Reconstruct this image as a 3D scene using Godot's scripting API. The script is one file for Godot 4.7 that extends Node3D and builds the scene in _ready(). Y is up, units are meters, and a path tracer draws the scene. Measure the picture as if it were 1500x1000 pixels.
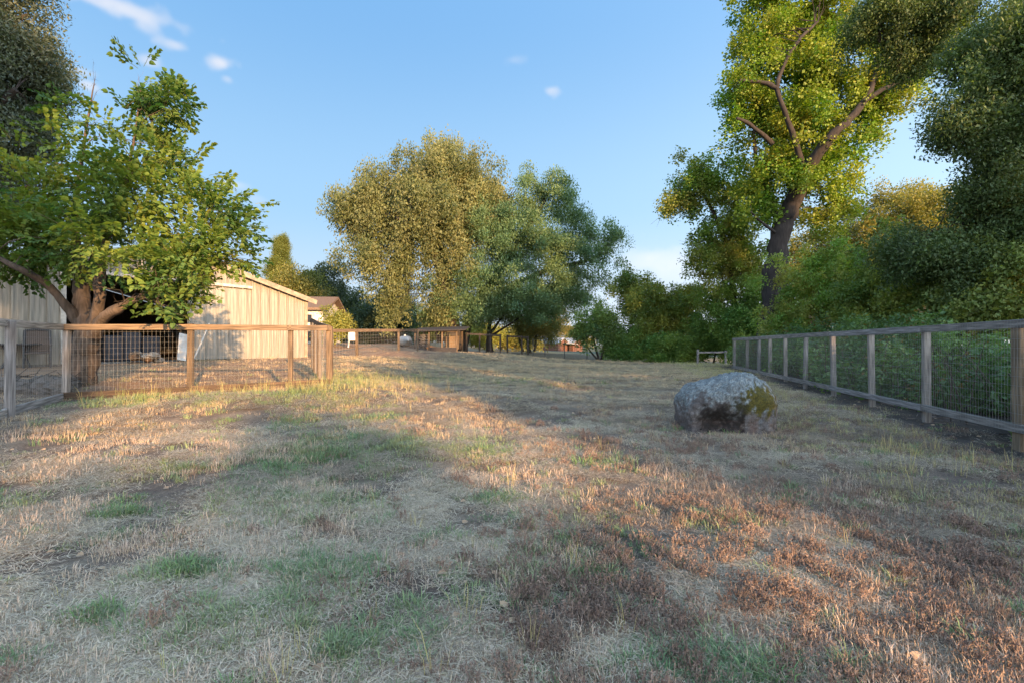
extends Node3D

const F := 750.0
const HZ := 504.0
var rng := RandomNumberGenerator.new()
var noise := FastNoiseLite.new()
var M := {}
var names := {}

# ---------------------------------------------------------------- mesh builder
class MB:
	var v := PackedVector3Array()
	var n := PackedVector3Array()
	var c := PackedColorArray()
	var col := Color(1, 1, 1)
	func tri(a: Vector3, b: Vector3, d: Vector3) -> void:
		var g := (d - a).cross(b - a).normalized()
		v.append(a); v.append(b); v.append(d)
		n.append(g); n.append(g); n.append(g)
		c.append(col); c.append(col); c.append(col)
	func tri_n(a: Vector3, b: Vector3, d: Vector3, na: Vector3, nb: Vector3, nd: Vector3) -> void:
		v.append(a); v.append(b); v.append(d)
		n.append(na); n.append(nb); n.append(nd)
		c.append(col); c.append(col); c.append(col)
	func face(p: Array, mid: Vector3) -> void:
		var g: Vector3 = (p[2] - p[0]).cross(p[1] - p[0])
		var m := Vector3.ZERO
		for q in p: m += q
		m /= p.size()
		var q2: Array = p
		if g.dot(m - mid) < 0.0:
			q2 = p.duplicate(); q2.reverse()
		for i in range(1, q2.size() - 1):
			tri(q2[0], q2[i], q2[i + 1])
	func box(xf: Transform3D, s: Vector3, bev := 0.006) -> void:
		var h := s * 0.5
		var b: float = min(bev, min(h.x, min(h.y, h.z)) * 0.45)
		var o := xf.origin
		var ax := [xf.basis.x, xf.basis.y, xf.basis.z]
		var hh := [h.x, h.y, h.z]
		for k in 3:
			var i := (k + 1) % 3
			var j := (k + 2) % 3
			for sg in [-1.0, 1.0]:
				var p: Vector3 = o + ax[k] * hh[k] * sg
				var u: Vector3 = ax[i] * (hh[i] - b)
				var w: Vector3 = ax[j] * (hh[j] - b)
				face([p - u - w, p + u - w, p + u + w, p - u + w], o)
			for s1 in [-1.0, 1.0]:      # edges along k
				for s2 in [-1.0, 1.0]:
					var e: Vector3 = ax[k] * (hh[k] - b)
					var p1: Vector3 = o + ax[i] * hh[i] * s1 + ax[j] * (hh[j] - b) * s2
					var p2: Vector3 = o + ax[i] * (hh[i] - b) * s1 + ax[j] * hh[j] * s2
					face([p1 - e, p1 + e, p2 + e, p2 - e], o)
		for sx in [-1.0, 1.0]:
			for sy in [-1.0, 1.0]:
				for sz in [-1.0, 1.0]:
					var q := [o + ax[0] * hh[0] * sx + ax[1] * (hh[1] - b) * sy + ax[2] * (hh[2] - b) * sz,
						o + ax[0] * (hh[0] - b) * sx + ax[1] * hh[1] * sy + ax[2] * (hh[2] - b) * sz,
						o + ax[0] * (hh[0] - b) * sx + ax[1] * (hh[1] - b) * sy + ax[2] * hh[2] * sz]
					face(q, o)
	func bar(a: Vector3, b: Vector3, w: float, h: float, bev := 0.004, up := Vector3.UP) -> void:
		var x := (b - a).normalized()
		var z := x.cross(up)
		if z.length() < 0.01: z = x.cross(Vector3(0, 0, 1))
		z = z.normalized()
		var y := z.cross(x)
		box(Transform3D(Basis(x, y, z), (a + b) * 0.5), Vector3(a.distance_to(b), h, w), bev)
	func wire(a: Vector3, b: Vector3, r: float) -> void:
		var x := (b - a).normalized()
		var u := x.cross(Vector3(0.31, 0.2, 0.93)).normalized() * r
		var w := x.cross(u).normalized() * r
		var q := [u, -u * 0.5 + w * 0.87, -u * 0.5 - w * 0.87]
		for i in 3:
			var p: Vector3 = q[i]
			var s: Vector3 = q[(i + 1) % 3]
			tri(a + p, b + p, b + s)
			tri(a + p, b + s, a + s)
	func tube(p: Array, r: Array, sides := 8, rough := 0.0, nz: FastNoiseLite = null, cap := true) -> void:
		var rings := []
		var t0: Vector3 = (p[1] - p[0]).normalized()
		var u: Vector3 = t0.cross(Vector3(0.3, 0.1, 0.95)).normalized()
		for i in p.size():
			var t: Vector3 = (p[min(i + 1, p.size() - 1)] - p[max(i - 1, 0)]).normalized()
			u = (u - t * u.dot(t)).normalized()
			var w := t.cross(u)
			var ring := []
			for k in sides:
				var a := TAU * k / sides
				var dir := u * cos(a) + w * sin(a)
				var rr: float = r[i]
				if rough > 0.0 and nz: rr *= 1.0 + rough * nz.get_noise_3d(p[i].x * 6.0 + dir.x * 3.0, p[i].y * 1.6, p[i].z * 6.0 + dir.z * 3.0)
				ring.append([p[i] + dir * rr, dir])
			rings.append(ring)
		for i in p.size() - 1:
			for k in sides:
				var a: Array = rings[i][k]
				var b: Array = rings[i][(k + 1) % sides]
				var d: Array = rings[i + 1][(k + 1) % sides]
				var e: Array = rings[i + 1][k]
				tri_n(a[0], d[0], b[0], a[1], d[1], b[1])
				tri_n(a[0], e[0], d[0], a[1], e[1], d[1])
		if cap:
			for k in sides:
				tri(p[-1], rings[-1][k][0], rings[-1][(k + 1) % sides][0])
				tri(p[0], rings[0][(k + 1) % sides][0], rings[0][k][0])
	func done() -> ArrayMesh:
		var m := ArrayMesh.new()
		if v.is_empty(): return m
		var arr := []
		arr.resize(Mesh.ARRAY_MAX)
		arr[Mesh.ARRAY_VERTEX] = v
		arr[Mesh.ARRAY_NORMAL] = n
		arr[Mesh.ARRAY_COLOR] = c
		m.add_surface_from_arrays(Mesh.PRIMITIVE_TRIANGLES, arr)
		return m

# ---------------------------------------------------------------- naming
func numbered(s: String) -> String:
	var k: int = names.get(s, 0)
	names[s] = k + 1
	return s if k == 0 else "%s_%03d" % [s, k]

func thing(called: String, label: String, category: String, where: Vector3, turn := 0.0, group := "") -> Node3D:
	var o := Node3D.new()
	o.name = numbered(called)
	add_child(o, true)
	o.position = where
	o.rotation.y = turn
	tag(o, label, category, group)
	return o

func tag(o: Node, label := "", category := "", group := "", kind := "") -> void:
	if label: o.set_meta("label", label)
	if category: o.set_meta("category", category)
	if group: o.set_meta("group", group)
	if kind: o.set_meta("kind", kind)

func part(called: String, mesh: Mesh, mat: Material, parent: Node, kind := "") -> MeshInstance3D:
	var o := MeshInstance3D.new()
	if parent == self:
		o.name = numbered(called)
	else:
		var k := 0
		for ch in parent.get_children():
			if str(ch.name).trim_suffix("_%03d" % k) == called or str(ch.name) == called or str(ch.name).begins_with(called + "_0"): k += 1
		o.name = called if k == 0 else "%s_%03d" % [called, k]
	o.mesh = mesh
	o.material_override = mat
	parent.add_child(o, true)
	if kind: o.set_meta("kind", kind)
	return o

func put(mb: MB, called: String, mat: Material, parent: Node, kind := "") -> MeshInstance3D:
	return part(called, mb.done(), mat, parent, kind)

# ---------------------------------------------------------------- materials
func lin(r: float, g: float, b: float) -> Color:
	return Color(r, g, b).linear_to_srgb()

func ntex(freq: float, lo: float, hi: float, sd: int, oct := 4) -> NoiseTexture2D:
	var t := NoiseTexture2D.new()
	t.width = 256; t.height = 256; t.seamless = true
	var f := FastNoiseLite.new()
	f.seed = sd; f.frequency = freq; f.fractal_octaves = oct
	t.noise = f
	var g := Gradient.new()
	g.set_color(0, Color(lo, lo, lo)); g.set_color(1, Color(hi, hi, hi))
	t.color_ramp = g
	return t

func mat(col: Color, rough := 0.8, tex: Texture2D = null, scale := Vector3.ONE, metal := 0.0, vc := false) -> StandardMaterial3D:
	var m := StandardMaterial3D.new()
	m.albedo_color = col
	m.roughness = rough
	m.metallic = metal
	m.vertex_color_use_as_albedo = vc
	m.cull_mode = BaseMaterial3D.CULL_DISABLED
	if tex:
		m.albedo_texture = tex
		m.uv1_triplanar = true
		m.uv1_scale = scale
	return m

var tones := {}
func toned(m: Material) -> Material:      # every board has weathered a little differently
	if not tones.has(m):
		var l := [m]
		for k in 3:
			var q: StandardMaterial3D = m.duplicate()
			var f: float = [0.8, 1.12, 0.92][k]
			var c: Color = m.albedo_color.srgb_to_linear()
			q.albedo_color = lin(c.r * f, c.g * f * [1.0, 0.98, 1.03][k], c.b * f * [0.98, 0.94, 1.08][k])
			q.uv1_offset = Vector3(0.37, 0.21, 0.53) * (k + 1)
			l.append(q)
		tones[m] = l
	return tones[m][rng.randi() % 4]

func leaf_mat(back: float) -> StandardMaterial3D:
	var m := mat(Color(1, 1, 1), 0.55, null, Vector3.ONE, 0.0, true)
	m.backlight_enabled = true
	m.backlight = Color(back, back, back * 0.6)
	return m

func P(px: float, py: float, d: float) -> Vector3:
	return Vector3((px - 750.0) / F * d, 1.4 + (HZ - py) / F * d, -d)

# ---------------------------------------------------------------- ground
var ctrl := [
	[0, -10, 0.0], [-10, -10, 0.1], [10, -10, 0.1], [12, -30, 0.1], [-20, -30, 0.2], [30, -30, 0.1],
	[0, 0, 0.0], [0, 4, 0.02], [-3, 3, 0.08], [3, 3, 0.05], [0, 8, 0.13], [-2, 8, 0.3], [-4, 6, 0.25], [-3.5, 4, 0.12],
	[-6.74, 6.7, 0.42], [-7.4, 8.45, 0.47], [-5.7, 9.05, 0.53], [-4.1, 9.5, 0.62], [-3.5, 9.75, 0.64], [-1.5, 10, 0.40],
	[3.1, 7.4, 0.1], [5.7, 5.8, 0.19], [6.1, 7.7, 0.25], [7, 11, 0.28], [8.4, 17.5, 0.4], [9.4, 22, 0.35],
	[2, 12, 0.25], [0, 15, 0.4], [4, 18, 0.35], [0, 22, 0.5], [5, 27, 0.3],
	[-8, 9.8, 0.68], [-13, 13, 0.72], [-11, 16, 0.78], [-10.5, 19, 0.8], [-9.3, 22, 0.82], [-7, 19, 0.76], [-5, 15.5, 0.68],
	[-20, 14, 0.8], [-16, 20, 0.82], [-13, 25, 0.82],
	[-7, 23, 0.85], [-6, 27, 1.05], [-5.5, 30, 0.95], [-8, 32, 1.35], [-12, 35, 1.5], [-7, 37, 1.45], [-4, 34, 0.82],
	[-4.5, 40, 0.81], [0, 40, 0.62], [4.7, 35, 0.33], [12, 35, -0.02], [20, 42, 0.0], [14, 20, 0.3], [10, 9, 0.25], [30, 20, 0.3],
	[-30, 20, 0.9], [-20, 45, 1.6], [-10, 60, 1.6], [0, 60, 0.45], [5, 60, 0.12], [12, 60, 0.0], [10, 100, -0.1],
	[0, 130, 0.1], [-40, 100, 1.8], [60, 100, 0], [-100, 200, 2], [100, 200, 0], [0, 300, 0], [-300, 300, 2], [300, 300, 0], [0, -200, 0], [300, -100, 0], [-300, -100, 1]]
var hx0 := -70.0
var hd0 := -40.0
var hstep := 0.5
var hw := 281
var hh := 341
var hgrid := PackedFloat32Array()

func raw_h(x: float, d: float) -> float:
	var a := 0.0
	var b := 0.0
	for q in ctrl:
		var dx: float = q[0] - x
		var dd: float = q[1] - d
		var w := pow(dx * dx + dd * dd + 0.6, -1.7)
		a += w * q[2]
		b += w
	return a / b

func bake_h() -> void:
	hgrid.resize(hw * hh)
	for j in hh:
		var coarse := j > 140 or j < 60
		for i in hw:
			if (coarse or abs(hx0 + i * hstep) > 20.0) and (i % 4 != 0 or j % 4 != 0):
				continue
			hgrid[j * hw + i] = raw_h(hx0 + i * hstep, hd0 + j * hstep)
	for j in hh:      # fill the coarse cells from their corners
		for i in hw:
			if (j > 140 or j < 60 or abs(hx0 + i * hstep) > 20.0) and (i % 4 != 0 or j % 4 != 0):
				var i0 := i - i % 4
				var j0 := j - j % 4
				var i1: int = min(i0 + 4, hw - 1)
				var j1: int = min(j0 + 4, hh - 1)
				var fx := (i % 4) / 4.0
				var fy := (j % 4) / 4.0
				hgrid[j * hw + i] = lerpf(lerpf(hgrid[j0 * hw + i0], hgrid[j0 * hw + i1], fx), lerpf(hgrid[j1 * hw + i0], hgrid[j1 * hw + i1], fx), fy)

func gh(x: float, d: float) -> float:
	var fx := (x - hx0) / hstep
	var fy := (d - hd0) / hstep
	if fx < 0 or fy < 0 or fx >= hw - 1 or fy >= hh - 1:
		return raw_h(x, d)
	var i := int(fx)
	var j := int(fy)
	var u := fx - i
	var w := fy - j
	var k := j * hw + i
	return lerpf(lerpf(hgrid[k], hgrid[k + 1], u), lerpf(hgrid[k + hw], hgrid[k + hw + 1], u), w) + 0.03 * noise.get_noise_2d(x * 1.1, d * 1.1)

func G(x: float, d: float, up := 0.0) -> Vector3:
	return Vector3(x, gh(x, d) + up, -d)

func fence_right_x(d: float) -> float:
	return 4.4 + 0.228 * d

# where living green grass grows: x, depth, half sizes, strength
var green := [[-1.8, 4.2, 0.55, 0.35, 0.9], [-2.0, 5.4, 0.7, 0.6, 0.8], [-1.16, 3.0, 0.28, 0.3, 0.9], [-1.24, 2.5, 0.35, 0.3, 0.8], [-1.5, 6.1, 0.8, 0.5, 0.8],
	[-0.5, 6.1, 0.5, 0.5, 0.7], [-0.06, 4.5, 0.35, 0.25, 0.7], [0.3, 3.2, 0.35, 0.3, 0.45], [0.84, 2.1, 0.3, 0.25, 0.8], [-6.3, 8.2, 0.7, 0.5, 1.0], [-5.0, 8.3, 1.2, 0.45, 0.8],
	[-3.4, 8.6, 0.9, 0.6, 0.7], [-3.4, 10.2, 0.7, 0.9, 0.8], [-1.93, 2.95, 0.2, 0.13, 1.0], [-2.0, 2.45, 0.13, 0.08, 1.0], [-3.2, 5.0, 0.35, 0.2, 0.7], [-3.0, 3.9, 0.15, 0.1, 0.9],
	[-4.1, 4.0, 0.3, 0.2, 0.6], [0.5, 4.2, 0.4, 0.25, 0.4], [1.6, 3.9, 0.25, 0.2, 0.5], [2.5, 4.2, 0.4, 0.2, 0.4], [-2.6, 7.0, 1.0, 0.6, 0.35], [-0.3, 2.6, 0.3, 0.2, 0.6], [-0.75, 2.3, 0.3, 0.2, 0.6],
	[-2.0, 7.6, 0.4, 0.4, 0.6], [0.9, 5.6, 0.35, 0.2, 0.6], [-1.2, 14.0, 2.5, 1.2, 0.35], [-3.6, 13.0, 1.4, 1.4, 0.6], [0.05, 3.9, 0.12, 0.1, 0.9]]

func green_at(x: float, d: float) -> float:
	var s := 0.0
	for g in green:
		var a: float = (x - g[0]) / g[2]
		if abs(a) > 2.2: continue
		var b: float = (d - g[1]) / g[3]
		if abs(b) > 2.2: continue
		s = max(s, g[4] * exp(-(a * a + b * b) * 0.8) * clampf(1.0 + 1.6 * noise.get_noise_2d(x * 4.0, d * 4.0 + 20.0), 0.0, 1.2))
	s += 1.4 * max(0.0, noise.get_noise_2d(x * 7.0 + 70.0, d * 7.0) - 0.24) * clampf(1.4 - d / 16.0, 0.0, 1.0)
	return clampf(s, 0.0, 1.0)

func red_at(x: float, d: float) -> float:
	var s := 0.9 * exp(-pow((x - 0.8) / 1.2, 2.0) - pow((d - 2.9) / 1.2, 2.0))
	s = max(s, 0.8 * exp(-pow((x - 2.2) / 1.4, 2.0) - pow((d - 3.2) / 1.6, 2.0)))
	s = max(s, 0.6 * exp(-pow((x - 1.6) / 1.8, 2.0) - pow((d - 6.3) / 2.0, 2.0)))
	s = max(s, 0.25 * smoothstep(-3.0, 0.5, x) * smoothstep(13.0, 8.0, d))
	return clampf(s * (0.5 + 0.8 * noise.get_noise_2d(x * 3.0 - 40.0, d * 3.0) + 2.2 * noise.get_noise_2d(x * 11.0, d * 11.0 + 60.0)), 0.0, 1.0)

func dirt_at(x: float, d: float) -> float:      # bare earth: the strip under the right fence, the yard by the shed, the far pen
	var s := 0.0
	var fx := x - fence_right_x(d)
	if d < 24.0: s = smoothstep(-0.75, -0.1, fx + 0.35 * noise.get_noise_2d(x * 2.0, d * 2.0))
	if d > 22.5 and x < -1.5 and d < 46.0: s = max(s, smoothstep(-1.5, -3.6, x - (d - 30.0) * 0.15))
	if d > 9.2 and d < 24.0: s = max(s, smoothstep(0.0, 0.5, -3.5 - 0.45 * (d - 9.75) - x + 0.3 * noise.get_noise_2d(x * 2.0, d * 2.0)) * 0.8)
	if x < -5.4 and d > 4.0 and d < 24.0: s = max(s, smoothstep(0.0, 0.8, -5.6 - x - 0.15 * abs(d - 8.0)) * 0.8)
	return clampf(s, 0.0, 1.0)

func ground_color(x: float, d: float) -> Color:
	var n1 := noise.get_noise_2d(x * 0.8, d * 0.8)
	var n2 := noise.get_noise_2d(x * 3.1 + 30.0, d * 3.1)
	var n3 := noise.get_noise_2d(x * 9.0, d * 9.0 + 50.0)
	var straw := Color(0.68, 0.53, 0.39)
	var soil := Color(0.28, 0.20, 0.165)
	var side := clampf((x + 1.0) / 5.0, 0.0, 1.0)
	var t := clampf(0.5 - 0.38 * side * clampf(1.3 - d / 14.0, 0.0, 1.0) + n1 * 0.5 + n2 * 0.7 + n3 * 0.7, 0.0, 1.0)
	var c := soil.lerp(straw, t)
	var far := smoothstep(7.0, 22.0, d)
	c = c.lerp(Color(0.58, 0.47, 0.235).lerp(Color(0.48, 0.36, 0.215), clampf(0.5 + n1, 0.0, 1.0)), far * 0.8)
	c = c.lerp(Color(0.20, 0.13, 0.10), red_at(x, d) * 0.5)
	c = c.lerp(Color(0.22, 0.26, 0.14), green_at(x, d) * 0.55)
	var fx := x - fence_right_x(d)
	var dirt := dirt_at(x, d)
	var dc := Color(0.82, 0.49, 0.29)  # bare earth, lightened and warmed to stand in for sunlight it lacks
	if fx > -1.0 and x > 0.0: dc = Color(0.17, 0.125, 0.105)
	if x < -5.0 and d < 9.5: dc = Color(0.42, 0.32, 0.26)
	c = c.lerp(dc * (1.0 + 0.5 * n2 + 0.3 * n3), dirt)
	if d > 44.0 and x > -4.0:      # the green field far behind
		c = c.lerp(Color(0.22, 0.27, 0.15), smoothstep(44.0, 52.0, d) * smoothstep(-4.0, 2.0, x))
	return c

func build_ground() -> void:
	var xs := []
	var x := 0.0
	var st := 0.1
	while x < 320.0:
		xs.append(x)
		if x > 0.0: xs.append(-x)
		if x > 6.0: st *= 1.06
		x += st
	xs.sort()
	var ds := []
	var d := 1.0
	st = 0.1
	while d < 420.0:
		ds.append(d)
		if d > 7.0: st *= 1.035
		d += st
	d = 1.0
	st = 0.4
	while d > -200.0:
		d -= st
		st *= 1.2
		ds.append(d)
	ds.sort()
	var v := PackedVector3Array()
	var c := PackedColorArray()
	for dd in ds:
		for xx in xs:
			var y := gh(xx, dd)
			if dd < 16.0 and abs(xx) < 10.0: y += 0.02 * noise.get_noise_2d(xx * 5.0, dd * 5.0)
			v.append(Vector3(xx, y, -dd))
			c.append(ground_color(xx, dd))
	var w := xs.size()
	var nn := PackedVector3Array()
	nn.resize(v.size())
	for j in ds.size():
		for i in w:
			var l: Vector3 = v[j * w + max(i - 1, 0)]
			var r: Vector3 = v[j * w + min(i + 1, w - 1)]
			var a: Vector3 = v[max(j - 1, 0) * w + i]
			var b: Vector3 = v[min(j + 1, ds.size() - 1) * w + i]
			nn[j * w + i] = (r - l).cross(b - a).normalized()
			if nn[j * w + i].y < 0: nn[j * w + i] = -nn[j * w + i]
	var idx := PackedInt32Array()
	for j in ds.size() - 1:
		for i in w - 1:
			var k := j * w + i
			idx.append_array([k, k + w, k + w + 1, k, k + w + 1, k + 1])
	var arr := []
	arr.resize(Mesh.ARRAY_MAX)
	arr[Mesh.ARRAY_VERTEX] = v
	arr[Mesh.ARRAY_NORMAL] = nn
	arr[Mesh.ARRAY_COLOR] = c
	arr[Mesh.ARRAY_INDEX] = idx
	var m := ArrayMesh.new()
	m.add_surface_from_arrays(Mesh.PRIMITIVE_TRIANGLES, arr)
	# litter of straw and crumbs, drawn stroke by stroke
	var s := 1024
	var by := PackedByteArray()
	by.resize(s * s * 3)
	for i in s * s:
		var g := rng.randi_range(135, 175)
		by[i * 3] = g; by[i * 3 + 1] = g; by[i * 3 + 2] = g
	for k in 26000:
		var px := rng.randf() * s
		var py := rng.randf() * s
		var a := rng.randf() * TAU
		var l := rng.randi_range(6, 34)
		var g := rng.randf()
		var br: float = 95.0 + 160.0 * g
		if k % 3 == 0: br = 70.0 + 60.0 * g
		var r8 := int(clampf(br, 0, 255))
		var g8 := int(clampf(br * 0.97, 0, 255))
		var b8 := int(clampf(br * 0.92, 0, 255))
		var dx := cos(a)
		var dy := sin(a)
		var cv := rng.randf_range(-0.03, 0.03)
		for q in l:
			a += cv
			px += cos(a); py += sin(a)
			var o := ((int(py) & 1023) * s + (int(px) & 1023)) * 3
			by[o] = r8; by[o + 1] = g8; by[o + 2] = b8
	var im := Image.create_from_data(s, s, false, Image.FORMAT_RGB8, by)
	var gm := mat(Color(1, 1, 1), 0.95, ImageTexture.create_from_image(im), Vector3(0.45, 0.45, 0.45), 0.0, true)
	gm.uv1_world_triplanar = true
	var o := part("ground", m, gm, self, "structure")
	tag(o, "sloping paddock ground of dry straw, bare soil and patches of green")

# ---------------------------------------------------------------- plants
func leaf(mb: MB, p: Vector3, dir: Vector3, nrm: Vector3, l: float, w: float, fold := 0.15) -> void:
	var side := dir.cross(nrm).normalized()
	var a := p + dir * l * 0.42 + side * w * 0.5 + nrm * w * fold
	var b := p + dir * l * 0.42 - side * w * 0.5 + nrm * w * fold
	var t := p + dir * l
	mb.tri(p, a, t)
	mb.tri(p, t, b)

func rdir() -> Vector3:
	var v := Vector3(rng.randfn(), rng.randfn(), rng.randfn())
	return v.normalized()

# a clump of leaves round the origin, radius about 1 * r
func clump(count: int, r: float, l: float, w: float, droop := 0.0, flat := 1.0, hue := 0.12) -> ArrayMesh:
	var mb := MB.new()
	for i in count:
		var p := rdir() * r * pow(rng.randf(), 0.5)
		p.y *= flat
		var dir := (rdir() + p.normalized() * 0.6 + Vector3.DOWN * droop).normalized()
		var nr := (rdir() * 0.8 + Vector3.UP * 0.7)
		nr = (nr - dir * nr.dot(dir)).normalized()
		var k := rng.randf_range(0.72, 1.3)
		mb.col = Color(k * (1.0 + rng.randf_range(-hue, hue)), k, k * rng.randf_range(0.8, 1.1))
		var s := rng.randf_range(0.5, 1.55)
		leaf(mb, p, dir, nr, l * s, w * s * rng.randf_range(0.75, 1.2))
	return mb.done()

# a twig with leaves set along it, pointing along +z, about length long
func sprig(count: int, length: float, l: float, w: float, droop := 0.3) -> ArrayMesh:
	var mb := MB.new()
	mb.col = Color(0.9, 0.7, 0.6)
	var prev := Vector3.ZERO
	for i in 5:
		var t := (i + 1) / 5.0
		var q := Vector3(rng.randf_range(-0.02, 0.02), -droop * t * t * length * 0.4, t * length)
		mb.wire(prev, q, 0.004 * (1.2 - t))
		prev = q
	for i in count:
		var t := rng.randf_range(0.1, 1.0)
		var p := Vector3(0, -droop * t * t * length * 0.4, t * length)
		var sd := 1.0 if i % 2 == 0 else -1.0
		var dir := Vector3(sd * rng.randf_range(0.5, 1.0), rng.randf_range(-0.7, 0.15), rng.randf_range(0.1, 0.9)).normalized()
		var nr := Vector3(rng.randf_range(-0.5, 0.5), 1, rng.randf_range(-0.5, 0.5))
		nr = (nr - dir * nr.dot(dir)).normalized()
		var k := rng.randf_range(0.75, 1.25)
		mb.col = Color(k * rng.randf_range(0.85, 1.2), k, k * rng.randf_range(0.8, 1.1))
		var s := rng.randf_range(0.7, 1.2)
		var pet := p + dir * 0.03
		heart(mb, pet, dir, nr, l * s, w * s)
	return mb.done()

func heart(mb: MB, p: Vector3, dir: Vector3, nr: Vector3, l: float, w: float) -> void:
	var sd := dir.cross(nr).normalized()
	var m1 := p + dir * l * 0.35
	var m2 := p + dir * l * 0.7 - nr * l * 0.04
	var tip := p + dir * l - nr * l * 0.12
	for s in [1.0, -1.0]:
		var e1: Vector3 = p + dir * l * 0.22 + sd * s * w * 0.48 + nr * w * 0.12
		var e2: Vector3 = p + dir * l * 0.62 + sd * s * w * 0.38 + nr * w * 0.06
		mb.tri(p, e1, m1)
		mb.tri(m1, e1, e2)
		mb.tri(m1, e2, m2)
		mb.tri(m2, e2, tip)

func multi(called: String, mesh: Mesh, m: Material, xf: Array, cols: Array, parent: Node) -> MultiMeshInstance3D:
	var mm := MultiMesh.new()
	mm.transform_format = MultiMesh.TRANSFORM_3D
	mm.use_colors = true
	mm.mesh = mesh
	mm.instance_count = xf.size()
	for i in xf.size():
		mm.set_instance_transform(i, xf[i])
		mm.set_instance_color(i, cols[i])
	var o := MultiMeshInstance3D.new()
	o.name = numbered(called) if parent == self else called
	o.multimesh = mm
	o.material_override = m
	parent.add_child(o, true)
	o.set_meta("kind", "stuff")
	return o

# blobs: [centre, radii, share]; k: {mesh, n, s0, s1, a, b, gap, shell, hang, orient}
func crown(parent: Node3D, blobs: Array, k: Dictionary, called := "crown") -> void:
	var nz := FastNoiseLite.new()
	nz.seed = k.get("seed", 5)
	nz.frequency = k.get("freq", 0.45)
	nz.fractal_octaves = 2
	var tot := 0.0
	var acc := []
	for b in blobs:
		var r: Vector3 = b[1]
		tot += (r.x * r.y + r.y * r.z + r.x * r.z) * b[2]
		acc.append(tot)
	var xf := []
	var cols := []
	var tries := 0
	var gap: float = k.get("gap", -0.12)
	var ca: Color = k.a
	var cb: Color = k.b
	var base := parent.position
	var per: int = k.get("per", 9)
	var br: float = k.get("br", 1.0)
	while xf.size() < k.n and tries < k.n * 2:
		tries += 1
		var pick := rng.randf() * tot
		var bi := 0
		while acc[bi] < pick: bi += 1
		var b: Array = blobs[bi]
		var dir := rdir()
		var rad := pow(rng.randf(), k.get("shell", 0.4)) * (1.0 + 0.42 * nz.get_noise_3d(dir.x * 4.0 + bi * 9.0, dir.y * 4.0, dir.z * 4.0))
		var stray := rng.randf() < 0.14
		if stray: rad = rng.randf_range(1.02, 1.28)
		var mid: Vector3 = b[0] + dir * b[1] * rad
		var nv := nz.get_noise_3d(mid.x, mid.y * k.get("ystretch", 1.0), mid.z)
		if nv < gap + rng.randf_range(-0.06, 0.06): continue
		var brr: float = min(br, (b[1].x + b[1].y + b[1].z) * 0.25) * rng.randf_range(0.6, 1.25)
		if stray: brr *= 0.55
		var tone := rng.randf_range(-0.3, 0.3)
		var bright := rng.randf_range(0.82, 1.15)
		for q in (per if not stray else int(per * 0.5)):
			var off := rdir() * pow(rng.randf(), 0.55) * brr
			off.y *= k.get("by", 0.65)
			var p := mid + off
			if p.y < gh(p.x, -p.z) + 0.05: continue
			var s := rng.randf_range(k.s0, k.s1)
			var bs: Basis
			if k.get("orient", false):
				var out := (dir + off.normalized() * 0.8 + Vector3(0, rng.randf_range(-0.2, 0.4), 0)).normalized()
				if abs(out.y) > 0.98: out = Vector3(0.3, 0.95, 0.1).normalized()
				bs = Basis.looking_at(-out, Vector3.UP) * Basis(Vector3(0, 0, 1), rng.randf_range(-0.5, 0.5))
			else:
				bs = Basis(Vector3.UP, rng.randf() * TAU) * Basis(Vector3.RIGHT, rng.randf_range(-0.5, 0.5))
			var sc := Vector3(s, s * k.get("hang", 1.0), s)
			xf.append(Transform3D(bs.scaled(sc), p - base))
			var t := clampf(0.5 + nz.get_noise_3d(p.x * 0.6 + 50.0, p.y * 0.6, p.z * 0.6) * 0.8 + tone + rng.randf_range(-0.2, 0.2), 0.0, 1.0)
			var cc: Color = ca.lerp(cb, t) * bright
			if k.has("dry") and rng.randf() < k.dry: cc = Color(0.22, 0.15, 0.05)
			cols.append(cc)
	multi(called, k.mesh, k.get("mat", M.leaf), xf, cols, parent)

func smooth_path(p: Array, r: Array, jit: float) -> Array:
	var q := []
	var rr := []
	for i in p.size() - 1:
		var p0: Vector3 = p[max(i - 1, 0)]
		var p1: Vector3 = p[i]
		var p2: Vector3 = p[i + 1]
		var p3: Vector3 = p[min(i + 2, p.size() - 1)]
		for s in 5:
			var t := s / 5.0
			var v := p1.cubic_interpolate(p2, p0, p3, t)
			if i + s > 0: v += rdir() * jit * r[i]
			q.append(v)
			rr.append(lerpf(r[i], r[i + 1], t))
	q.append(p[-1]); rr.append(r[-1])
	return [q, rr]

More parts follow.
